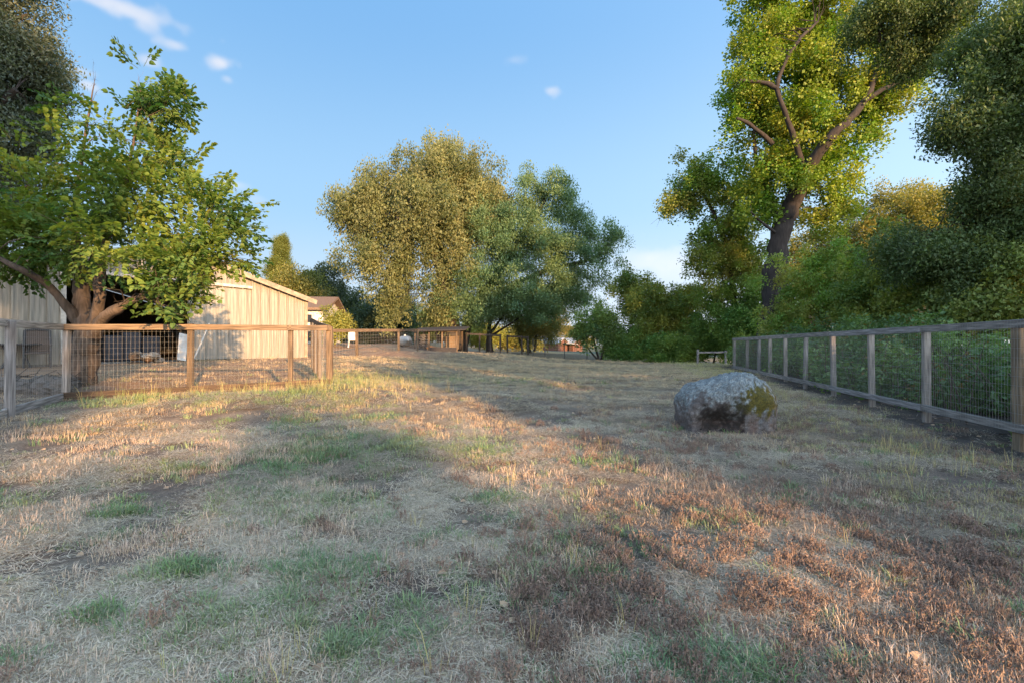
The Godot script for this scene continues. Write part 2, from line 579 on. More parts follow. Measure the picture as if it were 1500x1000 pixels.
# a tree: stems are lists of [px, py, extra depth, radius]; foliage blobs [px, py, extra depth, rx px, ry px, rz m, share]
func tree(called: String, label: String, category: String, d: float, stems: Array, spots: Array, k: Dictionary, bark: Material, group := "", twigs := 5) -> Node3D:
	var b0: Array = stems[0][0]
	var base := P(b0[0], b0[1], d + b0[2])
	var o := thing(called, label, category, base, 0.0, group)
	var nodes := []
	for si in stems.size():
		var p := []
		var r := []
		for q in stems[si]:
			p.append(P(q[0], q[1], d + q[2]) - base)
			r.append(q[3])
		if si == 0:
			p[0].y -= 0.15
		var sp := smooth_path(p, r, 0.16)
		if si == 0:
			sp[1][0] *= 1.35; sp[1][1] *= 1.18
		var mb := MB.new()
		mb.tube(sp[0], sp[1], 14 if sp[1][0] > 0.15 else 8, 0.5, noise)
		put(mb, "trunk" if si == 0 else "branch", bark, o)
		for i in sp[0].size():
			nodes.append([sp[0][i], sp[1][i], 0])
	var blobs := []
	for s in spots:
		var dd: float = d + s[2]
		blobs.append([P(s[0], s[1], dd), Vector3(s[3] / F * dd, s[4] / F * dd, s[5]), s[6]])
	if twigs > 0:
		var mb := MB.new()
		for b in blobs:
			for t in twigs:
				var tgt: Vector3 = b[0] - base + rdir() * b[1] * rng.randf_range(0.35, 0.95)
				var best: Array = nodes[0]
				var bd := 1e9
				var bd0 := 0.02 * d
				for q in nodes:
					if q[0].y > tgt.y + 1.6: continue
					var dist: float = q[0].distance_squared_to(tgt) * rng.randf_range(0.5, 2.4) + q[2] * 0.6 * bd0
					if dist < bd:
						bd = dist; best = q
				bd = best[0].distance_squared_to(tgt)
				if sqrt(bd) > 0.09 * d + 1.0: continue
				best[2] += 1
				var a: Vector3 = best[0]
				var len := sqrt(bd)
				var r0: float = min(best[1] * 0.45, 0.009 * len + 0.005)
				var m1 := a.lerp(tgt, 0.4) + Vector3(0, len * 0.1, 0) + rdir() * len * 0.07
				var m2 := a.lerp(tgt, 0.75) + Vector3(0, len * 0.08, 0) + rdir() * len * 0.05
				mb.tube([a, m1, m2, tgt], [r0, r0 * 0.7, r0 * 0.45, r0 * 0.2], 5, 0.0, null, false)
				for u in 2:
					var t2 := tgt + rdir() * len * 0.3
					mb.tube([m2, m2.lerp(t2, 0.5) + rdir() * len * 0.03, t2], [r0 * 0.4, r0 * 0.25, r0 * 0.12], 4, 0.0, null, false)
		put(mb, "twigs", bark, o, "stuff")
	crown(o, blobs, k)
	return o

# ---------------------------------------------------------------- fences
func wire_panel(a: Vector3, b: Vector3, lo: float, hi: float, sx: float, sy: float, r: float) -> MB:
	var mb := MB.new()
	var len := a.distance_to(b)
	var nx := int(len / sx)
	var h := hi - lo
	var up := Vector3.UP
	for i in nx + 1:
		var p := a.lerp(b, float(i) / nx)
		var wob := 0.004 * noise.get_noise_2d(i * 9.0, len * 50.0)
		mb.wire(p + up * lo + Vector3(wob, 0, 0), p + up * hi, r)
	var ny := int(h / sy)
	for j in ny + 1:
		var y := lo + h * j / ny
		mb.wire(a + up * y, b + up * y, r)
	return mb

func post(parent: Node3D, x: float, d: float, bottom: float, top: float, w: float, m: Material, lean := 0.0, called := "post") -> void:
	var mb := MB.new()
	var o := Transform3D(Basis(Vector3.UP, rng.randf_range(-0.08, 0.08) + parent.get_meta("post_turn", 0.0)) * Basis(Vector3(0, 0, 1), lean + rng.randf_range(-0.022, 0.022)), Vector3.ZERO)
	mb.box(o, Vector3(w, top - bottom, w), 0.008)
	var q := put(mb, called, toned(m), parent)
	q.position = Vector3(x, (top + bottom) * 0.5, -d) - parent.position

func rail(parent: Node3D, a: Vector3, b: Vector3, h: float, t: float, m: Material, called: String) -> void:
	var mb := MB.new()
	var len := a.distance_to(b)
	mb.box(Transform3D(), Vector3(len, h, t), 0.005)
	var q := put(mb, called, toned(m), parent)
	var x := (b - a).normalized()
	var z := x.cross(Vector3.UP).normalized()
	q.transform = Transform3D(Basis(x, z.cross(x), z), (a + b) * 0.5 - parent.position)
	q.rotate_object_local(Vector3.RIGHT, rng.randf_range(-0.03, 0.03))

func wire_fence_right() -> void:
	var f := thing("wire_fence", "long grey timber and welded wire fence running back on the right beside brambles", "fence", G(fence_right_x(5.8), 5.8))
	f.set_meta("post_turn", -0.22)
	var dl := [3.95, 5.8, 7.69, 9.43, 11.19, 12.94, 14.6, 16.2, 17.55, 19.3, 21.6]
	for i in dl.size():
		var d: float = dl[i]
		var x := fence_right_x(d) + 0.075
		post(f, x, d, gh(x, d) - 0.1, 1.60 + rng.randf_range(-0.015, 0.015), 0.15 if i == 1 else 0.092, M.wood_post if i == 1 else M.post_grey)
	for i in dl.size() - 1:
		var d0: float = dl[i]
		var d1: float = dl[i + 1]
		if i % 2 == 0 and i + 2 < dl.size() or i == dl.size() - 2:      # rails run over two bays
			var d2: float = dl[min(i + 2, dl.size() - 1)]
			var a := Vector3(fence_right_x(d0), 0, -d0)
			var b := Vector3(fence_right_x(d2 - 0.012), 0, -d2 + 0.012)
			var j := rng.randf_range(-0.012, 0.012)
			rail(f, a + Vector3.UP * (1.635 + j - d0 * 0.002), b + Vector3.UP * (1.632 + j - d2 * 0.002), 0.098, 0.04, M.wood_grey, "top_rail")
			rail(f, a + Vector3.UP * (0.445 + j), b + Vector3.UP * (0.448 + j), 0.095, 0.04, M.wood_grey, "bottom_rail")
		var off := Vector3(-0.024, 0, -0.005)
		var pa := Vector3(fence_right_x(d0), 0, -d0) + off
		var pb := Vector3(fence_right_x(d1), 0, -d1) + off
		var mb := wire_panel(pa, pb, 0.41, 1.67, 0.05, 0.1, 0.0016)
		var q := put(mb, "wire_panel", M.wire, f, "stuff")
		q.position = -f.position
	# the short frame beyond its end
	var g := thing("rail_frame", "low two post timber frame with one rail beyond the end of the right fence", "fence", G(10.35, 28.5))
	var y0 := gh(10.35, 28.5)
	post(g, 10.35, 28.5, y0 - 0.1, 1.4 - 7.5 / F * 28.5, 0.1, M.post_grey)
	post(g, 11.95, 28.6, y0 - 0.1, 1.4 - 9.0 / F * 28.5, 0.1, M.wood_grey)
	rail(g, Vector3(10.4, 1.4 - 12.0 / F * 28.5, -28.56), Vector3(11.95, 1.4 - 11.5 / F * 28.6, -28.66), 0.09, 0.04, M.wood_grey, "rail")

func wire_fence_left() -> void:
	var f := thing("garden_fence", "brown timber and square wire fence in front of the shed and the forked tree", "fence", G(-7.4, 8.45))
	var pts := [[-6.02, 5.0], [-6.72, 6.78], [-7.42, 8.45], [-5.73, 9.05], [-4.14, 9.5], [-3.5, 9.75], [-4.62, 12.2], [-5.25, 13.6], [-5.8, 14.8]]
	var tops := [1.74, 1.73, 1.73, 1.75, 1.75, 1.76, 1.93, 2.05, 2.15]
	var wd := [0.1, 0.1, 0.1, 0.1, 0.09, 0.12, 0.1, 0.1, 0.1]
	for i in pts.size():
		var x: float = pts[i][0]
		var d: float = pts[i][1] + 0.07
		post(f, x, d, gh(x, d) - 0.15, tops[i] + (0.01 if i == 3 else -0.02), wd[i] * 0.88, M.post_grey if i < 3 else M.post_brown)
	for i in pts.size() - 1:
		var a := Vector3(pts[i][0], 0, -pts[i][1])
		var b := Vector3(pts[i + 1][0], 0, -pts[i + 1][1])
		var ga := gh(a.x, -a.z)
		var gb := gh(b.x, -b.z)
		var ext := (b - a).normalized() * 0.045
		var m: Material = M.wood_grey if i < 2 else M.wood_brown
		rail(f, a + Vector3.UP * (tops[i] - 0.05) - ext * 0.9, b + Vector3.UP * (tops[i + 1] - 0.05) + ext * 0.9, 0.1, 0.04, m, "top_rail")
		if i < 5:
			rail(f, a + Vector3.UP * (ga + 0.06) - ext * 0.9, b + Vector3.UP * (gb + 0.05) + ext * 0.9, 0.13, 0.04, M.board_dark if i > 1 else m, "bottom_board")
		var mb := MB.new()
		var len := a.distance_to(b)
		var nx := int(len / 0.06)
		for k in nx + 1:
			var t := float(k) / nx
			var p := a.lerp(b, t) + Vector3(0, 0, -0.022)
			mb.wire(p + Vector3.UP * (lerpf(ga, gb, t) + 0.05), p + Vector3.UP * (lerpf(tops[i], tops[i + 1], t) - 0.03), 0.0011)
		for j in 13:
			var u := j / 12.0
			mb.wire(a + Vector3(0, lerpf(ga + 0.1, tops[i] - 0.04, u), -0.022), b + Vector3(0, lerpf(gb + 0.1, tops[i + 1] - 0.04, u), -0.022), 0.0011)
		var q := put(mb, "wire_panel", M.wire, f, "stuff")
		q.position = -f.position

func wire_fence_back() -> void:
	var f := thing("pen_fence", "sunlit timber rail fence with wire around the bare earth pen behind the shed", "fence", G(-7.9, 21.5))
	var pts := [[-7.9, 21.5], [-7.0, 23.0], [-6.0, 27.0], [-5.55, 30.0]]
	for i in pts.size():
		var x: float = pts[i][0]
		var d: float = pts[i][1]
		var top := 1.4 + 22.5 / F * d
		post(f, x, d + 0.07, gh(x, d) - 0.1, top - 0.02, 0.11, M.post_brown)
		if i == 0: continue
		var x0: float = pts[i - 1][0]
		var d0: float = pts[i - 1][1]
		var t0 := 1.4 + 22.5 / F * d0
		rail(f, Vector3(x0, t0 - 0.08, -d0), Vector3(x, top - 0.08, -d), 0.14, 0.05, M.wood_brown, "top_rail")
		var mb := MB.new()
		var nx := int(Vector2(x - x0, d - d0).length() / 0.15)
		for k in nx + 1:
			var t := float(k) / nx
			var xx := lerpf(x0, x, t)
			var dd := lerpf(d0, d, t)
			mb.wire(Vector3(xx, gh(xx, dd), -dd - 0.03), Vector3(xx, lerpf(t0, top, t) - 0.05, -dd - 0.03), 0.0035)
		for j in 8:
			var u := j / 8.0
			mb.wire(Vector3(x0, lerpf(gh(x0, d0) + 0.05, t0, u), -d0 - 0.03), Vector3(x, lerpf(gh(x, d) + 0.05, top, u), -d - 0.03), 0.0035)
		var q := put(mb, "wire_panel", M.wire, f, "stuff")
		q.position = -f.position

# ---------------------------------------------------------------- the shed
func shed() -> void:
	var yb := 0.80
	var o := thing("metal_shed", "tan ribbed metal shed with a low gable roof and a dark open doorway", "shed", Vector3(-9.26, yb, -23.0), deg_to_rad(58.5))
	var peak := -5.5
	var eave := 2.58
	var slope := 0.265
	var roof_at := func(x: float) -> float: return eave + slope * (x if x < 0.0 else 0.0) * -1.0 if x > peak else eave + slope * (5.5 - (peak - x))
	var dl := -8.55
	var dr := -5.02
	var dtop := 2.82
	# ribbed sheets, each its own
	var x := -11.0
	var wdt := 0.4
	var i := 0
	while x < -0.01:
		var x1: float = min(x + wdt, 0.0)
		var lo := 0.0
		var segs := [[x, x1, lo]]
		if x1 > dl and x < dr:
			segs = []
			if x < dl - 0.02: segs.append([x, dl, 0.0])
			segs.append([max(x, dl), min(x1, dr), dtop])
			if x1 > dr + 0.02: segs.append([dr, x1, 0.0])
		for s in segs:
			var a: float = s[0]
			var b: float = s[1]
			var mb := MB.new()
			mb.col = Color(1, 1, 1) * rng.randf_range(0.94, 1.03)
			var y0: float = s[2]
			var prof := [[a, 0.0], [a + 0.01, 0.065], [a + 0.055, 0.065], [a + 0.07, 0.002], [(a + b) * 0.5 - 0.05, 0.0], [(a + b) * 0.5 - 0.03, 0.008], [(a + b) * 0.5 + 0.03, 0.008], [(a + b) * 0.5 + 0.05, 0.0], [b, 0.0]]
			if b - a < 0.2: prof = [[a, 0.0], [b, 0.0]]
			for q in prof.size() - 1:
				var p0: Array = prof[q]
				var p1: Array = prof[q + 1]
				var h0: float = roof_at.call(p0[0])
				var h1: float = roof_at.call(p1[0])
				mb.tri(Vector3(p0[0], y0, p0[1]), Vector3(p0[0], h0, p0[1]), Vector3(p1[0], h1, p1[1]))
				mb.tri(Vector3(p0[0], y0, p0[1]), Vector3(p1[0], h1, p1[1]), Vector3(p1[0], y0, p1[1]))
			put(mb, "wall_panel", M.shed_wall, o)
		x = x1
		i += 1
	# the other walls and floor
	var mb := MB.new()
	mb.box(Transform3D(Basis(), Vector3(-0.03, eave * 0.5, -6.0)), Vector3(0.06, eave, 11.9), 0.004)
	put(mb, "side_wall", M.shed_wall, o)
	mb = MB.new()
	mb.box(Transform3D(Basis(), Vector3(-10.97, eave * 0.5, -6.0)), Vector3(0.06, eave, 11.9), 0.004)
	put(mb, "side_wall", M.shed_wall, o)
	mb = MB.new()
	mb.col = Color(0.7, 0.7, 0.75)
	mb.face([Vector3(-11, 0, -12), Vector3(0, 0, -12), Vector3(0, eave, -12), Vector3(peak, eave + slope * 5.5, -12), Vector3(-11, eave, -12)], Vector3(-5, 1, 0))
	put(mb, "back_wall", M.shed_wall, o)
	mb = MB.new()
	mb.box(Transform3D(Basis(), Vector3(-5.5, -0.2, -6.0)), Vector3(11.0, 0.42, 12.0), 0.01)
	put(mb, "foundation", M.concrete, o)
	for s in [0, 1]:      # roof halves with a fascia on the gable
		mb = MB.new()
		var xa := peak
		var xb := 0.38 if s == 0 else -11.38
		var ya := eave + slope * 5.5 + 0.05
		var yb2 := eave - slope * 0.38 + 0.05
		var up := Vector3(0, 0.07, 0)
		var a := Vector3(xa, ya, 0.22)
		var b := Vector3(xb, yb2, 0.22)
		var back := Vector3(0, 0, -12.4)
		var mid := (a + b + back) * 0.5
		mb.face([a + up, b + up, b + up + back, a + up + back], mid - Vector3(0, 5, 0))
		mb.face([a, b, b + back, a + back], mid + Vector3(0, 5, 0))
		mb.face([b, b + up, b + up + back, b + back], Vector3(peak, 0, -6))
		mb.face([a, b, b + up, a + up], mid)
		mb.face([a + back, b + back, b + up + back, a + up + back], mid)
		put(mb, "roof", M.roof_metal, o)
		mb = MB.new()
		mb.bar(a + Vector3(0, -0.05, 0.02), b + Vector3(0, -0.05, 0.02), 0.03, 0.2)
		put(mb, "rake_trim", M.trim_tan, o)
	mb = MB.new()
	mb.box(Transform3D(Basis(), Vector3(-0.03, eave * 0.5 - 0.02, 0.045)), Vector3(0.13, eave - 0.1, 0.05), 0.008)
	put(mb, "corner_trim", M.trim_tan, o)
	mb = MB.new()
	mb.box(Transform3D(Basis(), Vector3(dl - 0.06, dtop * 0.5, 0.03)), Vector3(0.14, dtop, 0.08), 0.008)
	put(mb, "door_jamb", M.trim_pale, o)
	mb = MB.new()
	mb.box(Transform3D(Basis(), Vector3((dl - 2.6) * 0.5, dtop + 0.06, 0.09)), Vector3(-2.6 - dl, 0.11, 0.1), 0.012)
	put(mb, "door_track", M.trim_pale, o)
	# the sliding door, pushed to the right
	var dm := MB.new()
	dm.box(Transform3D(Basis(), Vector3(-3.95, 1.4, 0.075)), Vector3(2.1, 2.72, 0.03), 0.004)
	var door := put(dm, "sliding_door", M.shed_wall, o)
	for k in 5:
		var r := MB.new()
		r.box(Transform3D(Basis(), Vector3(-4.8 + k * 0.42, 1.4, 0.1)), Vector3(0.05, 2.7, 0.03), 0.01)
		put(r, "rib", M.shed_wall, door)
	# what stands in the dark doorway
	var inv := o.transform
	var t := thing("covered_stack", "bluish dark covered stack seen through wire in the open shed doorway", "stack", inv * Vector3(-6.9, 0.0, -1.6), deg_to_rad(58.5))
	for k in 5:
		mb = MB.new()
		mb.box(Transform3D(Basis(Vector3.UP, rng.randf_range(-0.1, 0.1)), Vector3(-1.2 + k * 0.62, 0.45 + 0.06 * (k % 2), rng.randf_range(-0.1, 0.1))), Vector3(0.58, 0.9 + 0.12 * (k % 2), 0.8), 0.05)
		put(mb, "bundle", M.tarp, t)
	var h := thing("rubbish_heap", "small heap of pale rags and earth on the doorway edge of the shed", "heap", inv * Vector3(-6.55, 0.0, 0.25))
	for k in 7:
		mb = MB.new()
		lump(mb, Vector3(rng.randf_range(-0.5, 0.5), rng.randf_range(0.05, 0.3), rng.randf_range(-0.2, 0.2)), Vector3(rng.randf_range(0.12, 0.3), rng.randf_range(0.08, 0.16), rng.randf_range(0.12, 0.25)), k * 7.0, 0.4)
		put(mb, "lump", M.pale_rag if k % 2 == 0 else M.dirt, h)
	var w := thing("leaning_board", "pale board leaning in the doorway beside the fence post", "board", inv * Vector3(-5.35, 0.0, 0.55), deg_to_rad(58.5))
	mb = MB.new()
	mb.box(Transform3D(Basis(Vector3(0, 0, 1), -0.22) * Basis(Vector3.RIGHT, -0.3), Vector3(-0.05, 0.5, -0.1)), Vector3(0.3, 1.0, 0.03), 0.006)
	put(mb, "plank", M.white_paint, w)
	var pl := thing("white_pole", "thin white pole propped against the pale leaning board", "pole", inv * Vector3(-5.2, 0.0, 0.75))
	mb = MB.new()
	mb.tube([Vector3(0, 0, 0), Vector3(0.12, 0.7, -0.32), Vector3(0.22, 1.35, -0.6)], [0.03, 0.03, 0.028], 8)
	put(mb, "shaft", M.white_paint, pl)

func lump(mb: MB, at: Vector3, r: Vector3, sd: float, rough: float) -> void:
	var nu := 12
	var nv := 8
	var g := []
	for j in nv + 1:
		var row := []
		for i in nu + 1:
			var th := PI * j / nv
			var ph := TAU * (i % nu) / nu
			var dir := Vector3(sin(th) * cos(ph), cos(th), sin(th) * sin(ph))
			var k := 1.0 + rough * noise.get_noise_3d(dir.x * 12.0 + sd, dir.y * 12.0, dir.z * 12.0)
			row.append(at + dir * r * k)
		g.append(row)
	for j in nv:
		for i in nu:
			if j > 0: mb.tri(g[j][i], g[j][i + 1], g[j + 1][i])
			if j < nv - 1: mb.tri(g[j][i + 1], g[j + 1][i + 1], g[j + 1][i])

# ---------------------------------------------------------------- small things
func patio() -> void:
	# dark framed chairs and a table by the wall
	for q in [[-13.55, 14.6, 0.75, "high back patio chair with tan sling seat turned towards the shed wall", 0], [-15.0, 15.1, -2.2, "dark patio chair half hidden behind the near fence post", 1]]:
		var c := thing("patio_chair", q[3], "chair", G(q[0], q[1]), q[2], "patio chairs by the shed")
		var mb := MB.new()
		mb.box(Transform3D(Basis(Vector3.RIGHT, 0.06), Vector3(0, 0.42, 0)), Vector3(0.52, 0.03, 0.5), 0.01)
		put(mb, "seat", M.sling, c)
		mb = MB.new()
		mb.box(Transform3D(Basis(Vector3.RIGHT, -0.22), Vector3(0, 0.74, -0.3)), Vector3(0.5, 0.62, 0.02), 0.008)
		put(mb, "backrest", M.sling, c)
		for s in [-1.0, 1.0]:
			mb = MB.new()
			mb.tube([Vector3(s * 0.28, 0, 0.28), Vector3(s * 0.28, 0.4, 0.25), Vector3(s * 0.28, 0.62, 0.18)], [0.02, 0.02, 0.02], 7)
			put(mb, "leg", M.dark_metal, c)
			mb = MB.new()
			mb.tube([Vector3(s * 0.28, 0, -0.34), Vector3(s * 0.28, 0.4, -0.22), Vector3(s * 0.28, 0.75, -0.3), Vector3(s * 0.26, 1.06, -0.38)], [0.034, 0.034, 0.036, 0.036], 7)
			put(mb, "leg", M.dark_metal, c)
			mb = MB.new()
			mb.bar(Vector3(s * 0.29, 0.63, -0.26), Vector3(s * 0.29, 0.63, 0.24), 0.05, 0.03)
			put(mb, "armrest", M.dark_metal, c)
		mb = MB.new()
		mb.tube([Vector3(-0.26, 1.05, -0.38), Vector3(0, 1.09, -0.39), Vector3(0.26, 1.05, -0.38)], [0.04, 0.045, 0.04], 7)
		put(mb, "top_bar", M.dark_metal, c)
	var t := thing("patio_table", "dark metal patio table between the chairs by the shed wall", "table", G(-14.15, 14.6), 0.4)
	var mb := MB.new()
	mb.tube([Vector3(0, 0.66, 0), Vector3(0, 0.7, 0)], [0.55, 0.56], 24)
	put(mb, "tabletop", M.dark_metal, t)
	for k in 4:
		mb = MB.new()
		var a := k * PI / 2 + 0.4
		mb.tube([Vector3(cos(a) * 0.42, 0, sin(a) * 0.42), Vector3(cos(a) * 0.25, 0.35, sin(a) * 0.25), Vector3(cos(a) * 0.4, 0.66, sin(a) * 0.4)], [0.025, 0.02, 0.025], 7)
		put(mb, "leg", M.dark_metal, t)
	# grey rocks and brush behind the near end of the fence
	var h := thing("brush_pile", "low pile of grey rocks and dry brush behind the left fence end", "brush pile", G(-8.3, 9.1))
	for k in 9:
		mb = MB.new()
		lump(mb, Vector3(rng.randf_range(-0.7, 0.55), rng.randf_range(0.02, 0.1), rng.randf_range(-0.35, 0.35)), Vector3(rng.randf_range(0.12, 0.26), rng.randf_range(0.1, 0.2), rng.randf_range(0.12, 0.22)), k * 5.0, 0.5)
		put(mb, "rock", M.grey_rock, h)
	mb = MB.new()
	for k in 60:
		var a := Vector3(rng.randf_range(-0.8, 0.6), rng.randf_range(0.05, 0.25), rng.randf_range(-0.4, 0.4))
		mb.wire(a, a + Vector3(rng.randf_range(-0.4, 0.4), rng.randf_range(-0.1, 0.2), rng.randf_range(-0.4, 0.4)), 0.006)
	put(mb, "dry_stick", M.bark_dark, h, "stuff")

func boulder() -> void:
	var o := thing("boulder", "big rounded boulder with pale lichen and olive moss in the dry grass", "boulder", Vector3(3.26, gh(3.26, 7.66) - 0.02, -7.66), -0.12)
	o.scale = Vector3(0.85, 0.91, 0.86)
	var mb := MB.new()
	var nu := 220
	var nv := 130
	var g := []
	var gc := []
	var nz := FastNoiseLite.new()
	nz.seed = 11; nz.frequency = 1.0; nz.fractal_octaves = 4
	for j in nv + 1:
		var row := []
		var rc := []
		for i in nu + 1:
			var th := PI * j / nv
			var ph := TAU * (i % nu) / nu
			var dir := Vector3(sin(th) * cos(ph), cos(th), sin(th) * sin(ph))
			# soft polyhedron: the nearest of several planes, blended
			var pl := [[Vector3(1, 0, 0.05), 0.72], [Vector3(0.84, 0.54, 0.1), 0.82], [Vector3(0.42, 0.9, 0.1), 0.76], [Vector3(-0.25, 0.97, 0.0), 0.67], [Vector3(-0.99, 0.0, 0.12), 0.78], [Vector3(-0.78, 0.62, 0.1), 0.80],
				[Vector3(0.2, 0.05, 1), 0.56], [Vector3(-0.35, 0.1, 0.94), 0.58], [Vector3(0.1, 0.66, 0.75), 0.71], [Vector3(-0.5, 0.62, 0.6), 0.68], [Vector3(0.5, 0.6, 0.62), 0.72], [Vector3(0, 0.1, -1), 0.55], [Vector3(0, 0.7, -0.7), 0.68], [Vector3(0, -1, 0), 0.32], [Vector3(0.75, 0.0, 0.66), 0.70]]
			var acc := 0.0
			for q in pl:
				var c: float = dir.dot(q[0].normalized())
				if c > 0.02: acc += pow(c / q[1], 24.0)
			var r := pow(acc, -1.0 / 24.0)
			r *= 1.0 + 0.05 * nz.get_noise_3d(dir.x * 1.6, dir.y * 1.6, dir.z * 1.6) + 0.035 * nz.get_noise_3d(dir.x * 7.0, dir.y * 7.0, dir.z * 7.0)
			var p := dir * r
			var fl := nz.get_noise_3d(p.x * 14.0, p.y * 14.0, p.z * 14.0)
			# the hollow in the lower left of the front
			var hol := exp(-pow((p.x + 0.27) / 0.32, 2.0) - pow((p.y + 0.12) / 0.22, 2.0)) * smoothstep(0.1, 0.4, p.z)
			p.z -= hol * 0.28
			p.y += hol * 0.03
			var seam := exp(-pow((p.x - 0.08 - p.y * 0.12) / 0.035, 2.0)) * smoothstep(0.1, 0.4, p.z) * smoothstep(0.25, 0.0, p.y)
			p.z -= seam * 0.04
			p += dir * fl * 0.012
			row.append(p + Vector3(0, 0.26, 0))
			# bare stone, lichen, moss, and painted shade in the hollow
			var n1 := nz.get_noise_3d(p.x * 2.6 + 9.0, p.y * 2.6, p.z * 2.6)
			var n2 := nz.get_noise_3d(p.x * 9.0, p.y * 9.0 + 4.0, p.z * 9.0)
			var n3 := nz.get_noise_3d(p.x * 26.0, p.y * 26.0, p.z * 26.0 + 7.0)
			var col := Color(0.14, 0.122, 0.118).lerp(Color(0.29, 0.255, 0.25), clampf(0.4 + n2 * 0.9 + n3 * 0.5, 0.0, 1.0))
			if p.x < 0.1: col = col.lerp(Color(0.035, 0.028, 0.026), clampf(smoothstep(0.36, 0.12, p.y + n1 * 0.2) * 1.1 * smoothstep(-0.72, -0.5, p.x) - 0.35 * max(n2, 0.0) * 2.0, 0.0, 0.95))  # near black put into the colour as the shade of the hollow
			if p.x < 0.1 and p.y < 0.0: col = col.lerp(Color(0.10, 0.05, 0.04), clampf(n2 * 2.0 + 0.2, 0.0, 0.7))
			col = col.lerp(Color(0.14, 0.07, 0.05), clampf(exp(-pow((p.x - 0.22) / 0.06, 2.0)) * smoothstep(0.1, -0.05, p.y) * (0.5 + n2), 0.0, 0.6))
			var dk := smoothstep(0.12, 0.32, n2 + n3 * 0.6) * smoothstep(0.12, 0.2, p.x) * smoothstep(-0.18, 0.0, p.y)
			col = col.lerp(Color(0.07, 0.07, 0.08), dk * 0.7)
			var li := clampf(smoothstep(0.15, 0.33, p.y + n1 * 0.2 + n2 * 0.14 - 0.08 * smoothstep(0.15, -0.1, p.x) * smoothstep(0.15, 0.35, p.z)) * 1.1 + n2 * 0.5, 0.0, 1.0)
			var lic := Color(0.20, 0.25, 0.275).lerp(Color(0.54, 0.57, 0.56), clampf(0.5 + n3 * 1.6, 0.0, 1.0))
			lic = lic.lerp(Color(0.16, 0.17, 0.18), smoothstep(0.02, 0.16, n3 - n2 * 0.5) * 0.9)
			col = col.lerp(lic, li)
			var mo := smoothstep(0.9, 0.55, sqrt(pow((p.x - 0.38) / 0.42, 2.0) + pow((p.y - 0.31) / 0.30, 2.0)) + n2 * 0.6) * smoothstep(-0.1, 0.15, p.z)
			col = col.lerp(Color(0.17, 0.135, 0.016).lerp(Color(0.085, 0.075, 0.014), clampf(0.5 + n3 * 2.0, 0.0, 1.0)), mo)
			var mo2 := smoothstep(0.6, 0.3, sqrt(pow((p.x + 0.02) / 0.22, 2.0) + pow((p.y - 0.22) / 0.2, 2.0)) + n2 * 0.9 + n3 * 0.4) * smoothstep(0.1, 0.3, p.z)
			col = col.lerp(Color(0.045, 0.042, 0.016), mo2 * 0.85)
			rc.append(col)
		g.append(row)
		gc.append(rc)
	var nrm := func(i: int, j: int) -> Vector3:
		var a: Vector3 = g[j][(i + 1) % nu] - g[j][(i - 1 + nu) % nu]
		var b: Vector3 = g[min(j + 1, nv)][i % nu] - g[max(j - 1, 0)][i % nu]
		var q := a.cross(b).normalized()
		return q if q.dot(g[j][i % nu] - Vector3(0, 0.2, 0)) > 0 else -q
	var nr := []
	for j in nv + 1:
		var row := []
		for i in nu + 1: row.append(nrm.call(i, j))
		nr.append(row)
	for j in nv:
		for i in nu:
			for q in [[[i, j], [i + 1, j], [i + 1, j + 1]], [[i, j], [i + 1, j + 1], [i, j + 1]]]:
				var w0: Vector3 = g[q[0][1]][q[0][0]]
				var w1: Vector3 = g[q[1][1]][q[1][0]]
				var w2: Vector3 = g[q[2][1]][q[2][0]]
				if (w2 - w0).cross(w1 - w0).dot(nr[q[0][1]][q[0][0]]) < 0.0: q.reverse()
				for e in q:
					mb.v.append(g[e[1]][e[0]]); mb.n.append(nr[e[1]][e[0]]); mb.c.append(gc[e[1]][e[0]])
	put(mb, "stone", M.stone, o)

